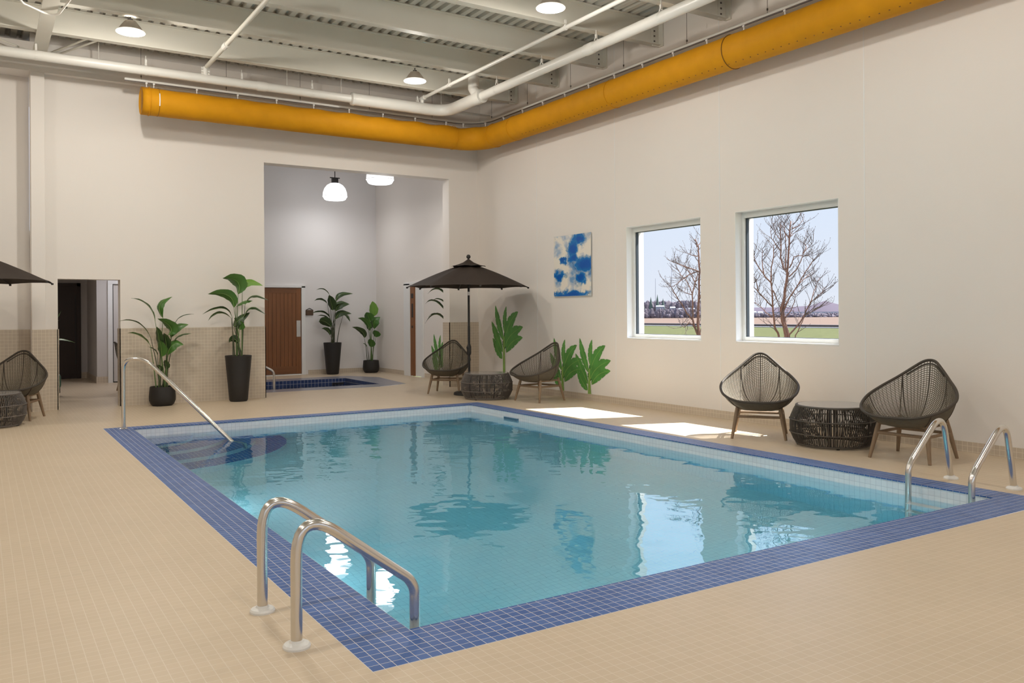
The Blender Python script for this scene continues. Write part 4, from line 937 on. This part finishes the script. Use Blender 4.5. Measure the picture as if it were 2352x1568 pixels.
vv = MN('ADD', MN('DIVIDE', MN('ADD', sp.outputs['Z'], .485), .97), MN('MULTIPLY', MN('SUBTRACT', dn.outputs[1], .5), .26))
fld = None
for cu, cv, ru, rv in ((.70, .93, .15, .09), (.53, .76, .12, .12), (.55, .60, .12, .06), (.85, .50, .22, .11), (.27, .59, .08, .05), (.14, .34, .15, .07), (.74, .27, .12, .09), (.45, .02, .45, .05)):
    d2 = MN('SQRT', MN('ADD', MN('POWER', MN('DIVIDE', MN('SUBTRACT', uu, cu), ru), 2.0), MN('POWER', MN('DIVIDE', MN('SUBTRACT', vv, cv), rv), 2.0)))
    fld = d2 if fld is None else MN('MINIMUM', fld, d2)
cr = n.new('ShaderNodeValToRGB'); l.new(MN('MULTIPLY', fld, .43), cr.inputs['Fac']); E_ = cr.color_ramp.elements
E_[0].position = .20; E_[0].color = (*lin((8, 88, 178)), 1); E_[1].position = .66; E_[1].color = (1, 1, 1, 1)
q_ = E_.new(.44); q_.color = (*lin((28, 120, 190)), 1); q_ = E_.new(.52); q_.color = (*lin((165, 195, 222)), 1)
c2 = n.new('ShaderNodeValToRGB'); l.new(n2.outputs['Fac'], c2.inputs['Fac']); c2.color_ramp.elements[0].position = .36; c2.color_ramp.elements[0].color = (*lin((120, 160, 200)), 1); c2.color_ramp.elements[1].position = .56; c2.color_ramp.elements[1].color = (*lin((238, 232, 220)), 1)
mxp = n.new('ShaderNodeMix'); mxp.data_type = 'RGBA'; mxp.blend_type = 'MULTIPLY'; mxp.inputs[0].default_value = 1.0; l.new(cr.outputs[0], mxp.inputs[6]); l.new(c2.outputs[0], mxp.inputs[7])
mxq = n.new('ShaderNodeMix'); mxq.data_type = 'RGBA'; l.new(MN('GREATER_THAN', fld, 1.15), mxq.inputs[0]); l.new(cr.outputs[0], mxq.inputs[6]); l.new(mxp.outputs[2], mxq.inputs[7])
l.new(mxq.outputs[2], b.inputs['Base Color'])
MB().box(XW - .026, 10.335, 1.625, XW - .021, 11.32, 2.595).build('print', SKYP, t, origin=o)
MB().box(XW - .0205, 10.333, 1.615, XW - .018, 11.322, 2.60).build('acrylic_backing', mat('clear_edge', (.62, .66, .66), .1), t, origin=o)
for y, z in ((10.38, 1.66), (11.28, 1.66), (10.38, 2.56), (11.28, 2.56)):
    MB().tube([(XW - .030, y, z), (XW, y, z)], .009, 12).build('standoff', CHROME, t, origin=o, smooth=True)

# ---- small things in the alcove and corridor
t = thing('wall_sign', 'small brown bracket-shaped sign left of the tall alcove plant', 'sign', (6.35, 18.69, 1.42)); o = Vector(t.location)
m = MB(); m.box(6.26, 18.672, 1.34, 6.44, 18.70, 1.46); m.prism([(0, 0)] * 3, 0, 0) if 0 else None; m.build('plaque', mat('brown_plaque', (.10, .055, .03), .5), t, origin=o, bevel=.01)
m = MB(); m.tube([(6.27, 18.68, 1.46), (6.35, 18.68, 1.50), (6.43, 18.68, 1.46)], .008, 8); m.build('hook', IRON, t, origin=o)
t = thing('exercise_bench', 'dark framed bench with green pad just inside the corridor doorway', 'exercise equipment', (1.02, 16.2, 0))
MB().box(-.30, -.12, .13, .145, .12, .38).build('pad', GREEN_PAD, t, bevel=.05)
m = MB(); m.box(-.30, -.10, .06, .13, .10, .14); m.tube([(.05, -.05, 0), (.05, -.05, .10)], .02, 8); m.tube([(-.2, .05, 0), (-.2, .05, .10)], .02, 8); m.tube([(.0, 0, .1), (.0, 0, .98)], .03, 8); m.build('frame', IRON, t)
MB().box(-.10, -.06, .86, .13, .06, 1.03).build('console', IRON, t, bevel=.02)
MB().box(-.05, -.07, .70, .06, .0, .74).build('grip', WHITE_PL, t, bevel=.01)

# ================================================================= OUTSIDE
GZ = -.30
struct(MB().quad((XO, -200, GZ), (71.5, -200, GZ), (71.5, 300, GZ), (XO, 300, GZ)).build('floor_lawn', GRASS), 'spring lawn outside the windows', 'lawn')
struct(MB().quad((71.5, -600, GZ), (71.5, 900, GZ), (2500, 2500, GZ), (2500, -900, GZ)).build('floor_field', FIELD), 'dry tan field beyond the railway', 'field')
t = thing('railway_line', 'dark railway line crossing outside both windows', 'railway', (73, 60, GZ)); o = Vector(t.location)
MB().box(72.6, -60, GZ, 74.6, 220, GZ + .30).build('rail_bed', RAILM, t, origin=o)
MB().box(71.4, -60, GZ, 72.6, 220, GZ + .08).build('gravel', BALL, t, origin=o)

def tree(label, loc, sc, cx, cy, polys, seed):
    """polylines on the tree's own elevation (front seen from the hall), given depth by a running offset"""
    t = thing('bare_tree', label, 'tree', loc, 0, 'leafless young trees outside'); rg = random.Random(seed)
    D = Vector((math.sin(YAW + .30), math.cos(YAW + .30), 0)); A_ = Vector((D.y, -D.x, 0))
    tw = MB(); trunk = MB()
    def W(x, y, d): return A_ * ((x - cx) * sc) + Vector((0, 0, (cy - y) * sc)) + D * d
    def twig(p_, dr, ln, r_, lev):
        pts = [p_]; q_ = p_.copy(); d_ = dr.copy()
        for k_ in range(4):
            d_ = (d_ + Vector((rg.uniform(-.22, .22), rg.uniform(-.22, .22), rg.uniform(-.02, .25)))).normalized(); q_ = q_ + d_ * ln / 4; pts.append(q_.copy())
            if lev > 0 and rg.random() < .75:
                sd_ = (d_ + Vector((rg.uniform(-1, 1), rg.uniform(-1, 1), rg.uniform(-.1, .6))) * .8).normalized(); twig(q_, sd_, ln * rg.uniform(.3, .55), r_ * .6, lev - 1)
        tw.tube(pts, [r_ * (1 - .6 * i / 4) for i in range(5)], 4)
        tw.lathe([(0, -.008), (.006, 0), (0, .012)], 5, tuple(q_))
    for r0, r1, d1, pts in polys:
        n_ = len(pts); P_ = [W(x, y, d1 * i / (n_ - 1)) for i, (x, y) in enumerate(pts)]
        if pts[0][1] > cy - 420 * 0 - 60 and pts[0][1] >= cy - 60: P_ = [Vector((P_[0].x * .6, P_[0].y * .6, -(loc[2] - GZ)))] + P_
        Q = []
        for i in range(len(P_) - 1):
            for k_ in range(3): Q.append(P_[i].lerp(P_[i + 1], k_ / 3) + Vector((rg.uniform(-1, 1), rg.uniform(-1, 1), 0)) * .006)
        Q.append(P_[-1]); nq = len(Q)
        trunk.tube(Q, [r0 + (r1 - r0) * i / (nq - 1) for i in range(nq)], 7)
        for i in range(2, nq):
            for _ in range(2 if i > nq // 3 else 1):
                if rg.random() < (.35 + .5 * i / nq):
                    tn = (Q[i] - Q[i - 1]).normalized(); sd_ = (tn * .8 + A_ * rg.choice((-1, 1)) * rg.uniform(.4, 1) + D * rg.uniform(-.8, .8)).normalized(); twig(Q[i], sd_, rg.uniform(.14, .36), .0055, 1)
    trunk.build('trunk', BARK, t, smooth='full'); tw.build('twigs', TWIG, t)
K = 14.6 / 1939.0 / 4.239
tree('leafless multi-stemmed tree framed in the right window', (12.5, 10.4, .92), K, 575, 1395, [
    (.036, .012, .1, [(575, 1395), (540, 1250), (530, 1120), (560, 1000), (590, 780), (605, 600), (612, 380), (630, 215)]),
    (.030, .010, .3, [(600, 1395), (560, 1250), (545, 1120), (575, 900), (600, 750), (560, 700), (530, 580), (530, 400), (525, 230)]),
    (.022, .007, -.3, [(505, 1395), (465, 1310), (450, 1150), (445, 1000), (430, 850), (435, 700), (460, 560), (458, 480)]),
    (.012, .005, -.5, [(440, 1100), (380, 1030), (305, 945), (245, 880), (232, 840)]), (.010, .004, -.4, [(305, 945), (285, 840), (243, 750)]),
    (.014, .005, -.2, [(440, 860), (375, 790), (310, 690), (275, 610), (262, 560)]), (.012, .004, .2, [(360, 760), (343, 620), (343, 490)]),
    (.012, .004, .2, [(450, 930), (490, 1030), (530, 1130)]), (.010, .004, .1, [(440, 1210), (380, 1160), (320, 1090), (265, 1050)]),
    (.018, .005, .4, [(605, 1395), (700, 1280), (760, 1180), (815, 1060), (880, 1010), (940, 950), (960, 905)]), (.010, .004, .3, [(815, 1060), (845, 970), (880, 870), (910, 805)]),
    (.012, .004, .2, [(670, 1395), (720, 1290), (760, 1190), (830, 1150), (860, 1120)]),
    (.014, .005, -.2, [(560, 1120), (600, 1030), (660, 930), (720, 830), (770, 740), (830, 650), (840, 630)]), (.011, .004, .3, [(690, 880), (760, 810), (810, 765)]),
    (.012, .004, .3, [(610, 790), (680, 720), (730, 620), (750, 550), (800, 490), (850, 430)]), (.009, .004, .2, [(750, 550), (780, 480), (755, 430)]),
    (.010, .004, -.2, [(615, 700), (660, 590), (700, 580), (745, 590)]), (.010, .004, .2, [(560, 1220), (620, 1150), (660, 1050), (670, 980), (760, 890)]),
    (.010, .004, .2, [(612, 400), (570, 330), (530, 240)]), (.010, .004, .2, [(610, 390), (650, 350), (690, 310)]), (.010, .004, .1, [(640, 300), (700, 270), (750, 210)]),
    (.010, .004, -.2, [(530, 530), (480, 450), (440, 400), (430, 300)]), (.009, .004, .2, [(520, 400), (480, 340), (470, 280)]), (.012, .004, .2, [(575, 720), (580, 500), (570, 300), (560, 225)]),
    (.009, .003, .1, [(615, 400), (640, 330), (660, 215)])], 5)
K1 = 15.6 / 1939.0 / 4.9
tree('leafless tree cut by the frame of the left window', (12.5, 12.62, .90), K1, 880, 1395, [
    (.034, .012, .1, [(885, 1395), (868, 1250), (875, 1100), (885, 950), (885, 800), (893, 600), (880, 430), (878, 300), (840, 200)]),
    (.026, .008, -.2, [(865, 1395), (830, 1300), (810, 1200), (815, 1080), (808, 900), (850, 750), (890, 620)]),
    (.016, .005, -.3, [(805, 1210), (740, 1130), (680, 1010), (610, 900), (570, 820), (550, 770)]),
    (.014, .005, -.2, [(890, 610), (800, 575), (720, 545), (640, 515), (580, 488)]), (.013, .005, -.3, [(880, 605), (760, 655), (680, 720), (600, 790)]),
    (.012, .005, .2, [(810, 900), (770, 800), (720, 710), (650, 640), (625, 580)]), (.012, .004, .1, [(870, 420), (800, 400), (730, 370)]),
    (.012, .004, .2, [(850, 780), (790, 640), (740, 580), (700, 500)]), (.012, .004, .2, [(850, 1300), (760, 1250), (690, 1310), (655, 1275)]), (.010, .004, .1, [(805, 900), (740, 880), (700, 860)]),
    (.02, .006, .2, [(885, 1395), (925, 1290), (960, 1150), (990, 1000), (1010, 800)]), (.016, .005, .2, [(890, 950), (930, 850), (960, 700), (970, 500)]), (.012, .004, .2, [(860, 300), (900, 250), (925, 180)]),
    (.012, .004, .1, [(893, 620), (960, 580), (1010, 500)])], 9)

# far edge of the field: shrubs, conifers, houses, masts, hill
rg = random.Random(11)
def blob(m, x, y, z, rx, rz, n_=9):
    prof = [(rx * math.sin(PI * i / 6) * rg.uniform(.85, 1.15), rz * (1 - math.cos(PI * i / 6)) * .5) for i in range(7)]
    m.lathe(prof, n_, (x, y, z))
def far(px, dist, z=0):
    a = YAW + math.atan((px - 1176) / 1938.8); return (dist / math.cos(a - YAW) * math.sin(a), dist / math.cos(a - YAW) * math.cos(a))
m = MB()
for i in range(1500):
    px = rg.uniform(1430, 1960); d = rg.uniform(250, 300); x, y = far(px, d); hgt = rg.uniform(.5, 1.6) if px > 1690 else rg.uniform(.8, 3.4); blob(m, x, y, GZ - .2, rg.uniform(.25, .8), hgt, 5)
sh = m.build('shrub_band', SHRUB); tag(sh, 'low purple-grey bare shrubs along the far edge of the field', 'shrubs'); sh['kind'] = 'stuff'
m = MB()
for i in range(450):
    px = rg.uniform(1430, 1640); d = rg.uniform(380, 430); x, y = far(px, d); blob(m, x, y, GZ, rg.uniform(.6, 1.5), rg.uniform(4.5, 7.6), 5)
sh = m.build('tree_band', SHRUB); tag(sh, 'distant leafless tree line seen in the left window', 'trees'); sh['kind'] = 'stuff'
x0, y0 = far(1480, 330); x1, y1 = far(2000, 330)
for i, (px, h_) in enumerate(((1495, 8.2), (1510, 9.2), (1523, 7.6), (1476, 7.5))):
    x, y = far(px, 345)
    t = thing('conifer', ('dark conifer left of the tallest far conifer', 'tallest dark conifer on the far horizon', 'dark conifer right of the tallest far conifer', 'small dark conifer at the left end of the far tree line')[i], 'tree', (x, y, GZ), 0, 'far conifers')
    MB().lathe([(.15, 0), (.15, 1.0)], 6).build('trunk', BARK, t); MB().lathe([(.2, .8), (1.05, .9), (.9, h_ * .4), (.55, h_ * .65), (0, h_)], 9).build('foliage', CONI, t)
for i, (px, d, w_, h_) in enumerate(((1516, 320, 3.0, 3.9), (1545, 318, 1.9, 3.4), (1566, 325, 2.6, 2.8), (1588, 322, 2.4, 2.9), (1729, 330, 2.6, 1.5), (1746, 335, 1.9, 1.4))):
    x, y = far(px, d)
    lb = ('pale far house below the tallest conifer', 'small far house with white gable in the left window', 'far house left of the window tree stem', 'far house behind the left window tree', 'far low building at left of the right window', 'far low building beside the right window tree')[i]
    t = thing('far_house', lb, 'house', (x, y, GZ), -YAW - .1, 'far houses')
    MB().box(-w_ / 2, -1, 0, w_ / 2, 1, h_).build('walls', HOUSE, t)
    MB().add([(-w_ / 2 - .1, -1.1, h_), (w_ / 2 + .1, -1.1, h_), (w_ / 2 + .1, 1.1, h_), (-w_ / 2 - .1, 1.1, h_), (-w_ / 2, 0, h_ + .5), (w_ / 2, 0, h_ + .5)], [(0, 1, 5, 4), (3, 4, 5, 2), (0, 4, 3), (1, 2, 5)]).build('roof', HROOF, t)
    MB().box(-.4, -1.05, h_ * .5, .0, -1.0, h_ * .8).build('window', IRON, t)
for px, h_, lb in ((1506, 30, 'thin radio mast left in the left window'), (1543, 42, 'taller thin radio mast in the left window')):
    x, y = far(px, 700); t = thing('radio_mast', lb, 'mast', (x, y, GZ), 0, 'radio masts')
    MB().tube([(0, 0, 0), (0, 0, h_)], [.28, .12], 6).build('mast', HOUSE, t)
# snowy strip and hill
m = MB(); a_, b_ = far(1690, 420), far(2000, 420); c_, d_ = far(2000, 440), far(1690, 440); m.prism([a_, b_, c_, d_], GZ, GZ + 1.6)
tag(m.build('snow_strip', HROOF), 'pale snow-covered strip behind the shrubs in the right window', 'snow bank')
m = MB(); vs = []; n_ = 40
for i in range(n_ + 1):
    px = 1400 + (2060 - 1400) * i / n_; x, y = far(px, 900); x2, y2 = far(px, 960); x3, y3 = far(px, 850)
    h_ = 6.5 + 2.6 * max(0, min(1, (px - 1800) / 100)) + (4.4 * max(0, 1 - abs(px - 1894) / 22) ** .5 if abs(px - 1894) < 22 else 0) + (.6 if px < 1700 else 0)
    vs += [(x3, y3, GZ), (x, y, GZ + h_), (x2, y2, GZ)]
m.add(vs, [(3 * i + j, 3 * i + 3 + j, 3 * i + 4 + j, 3 * i + 1 + j) for i in range(n_) for j in (0, 1)])
struct(m.build('floor_far_hill', HILL, smooth=True), 'low purple hill with a small knob on the horizon', 'hill')
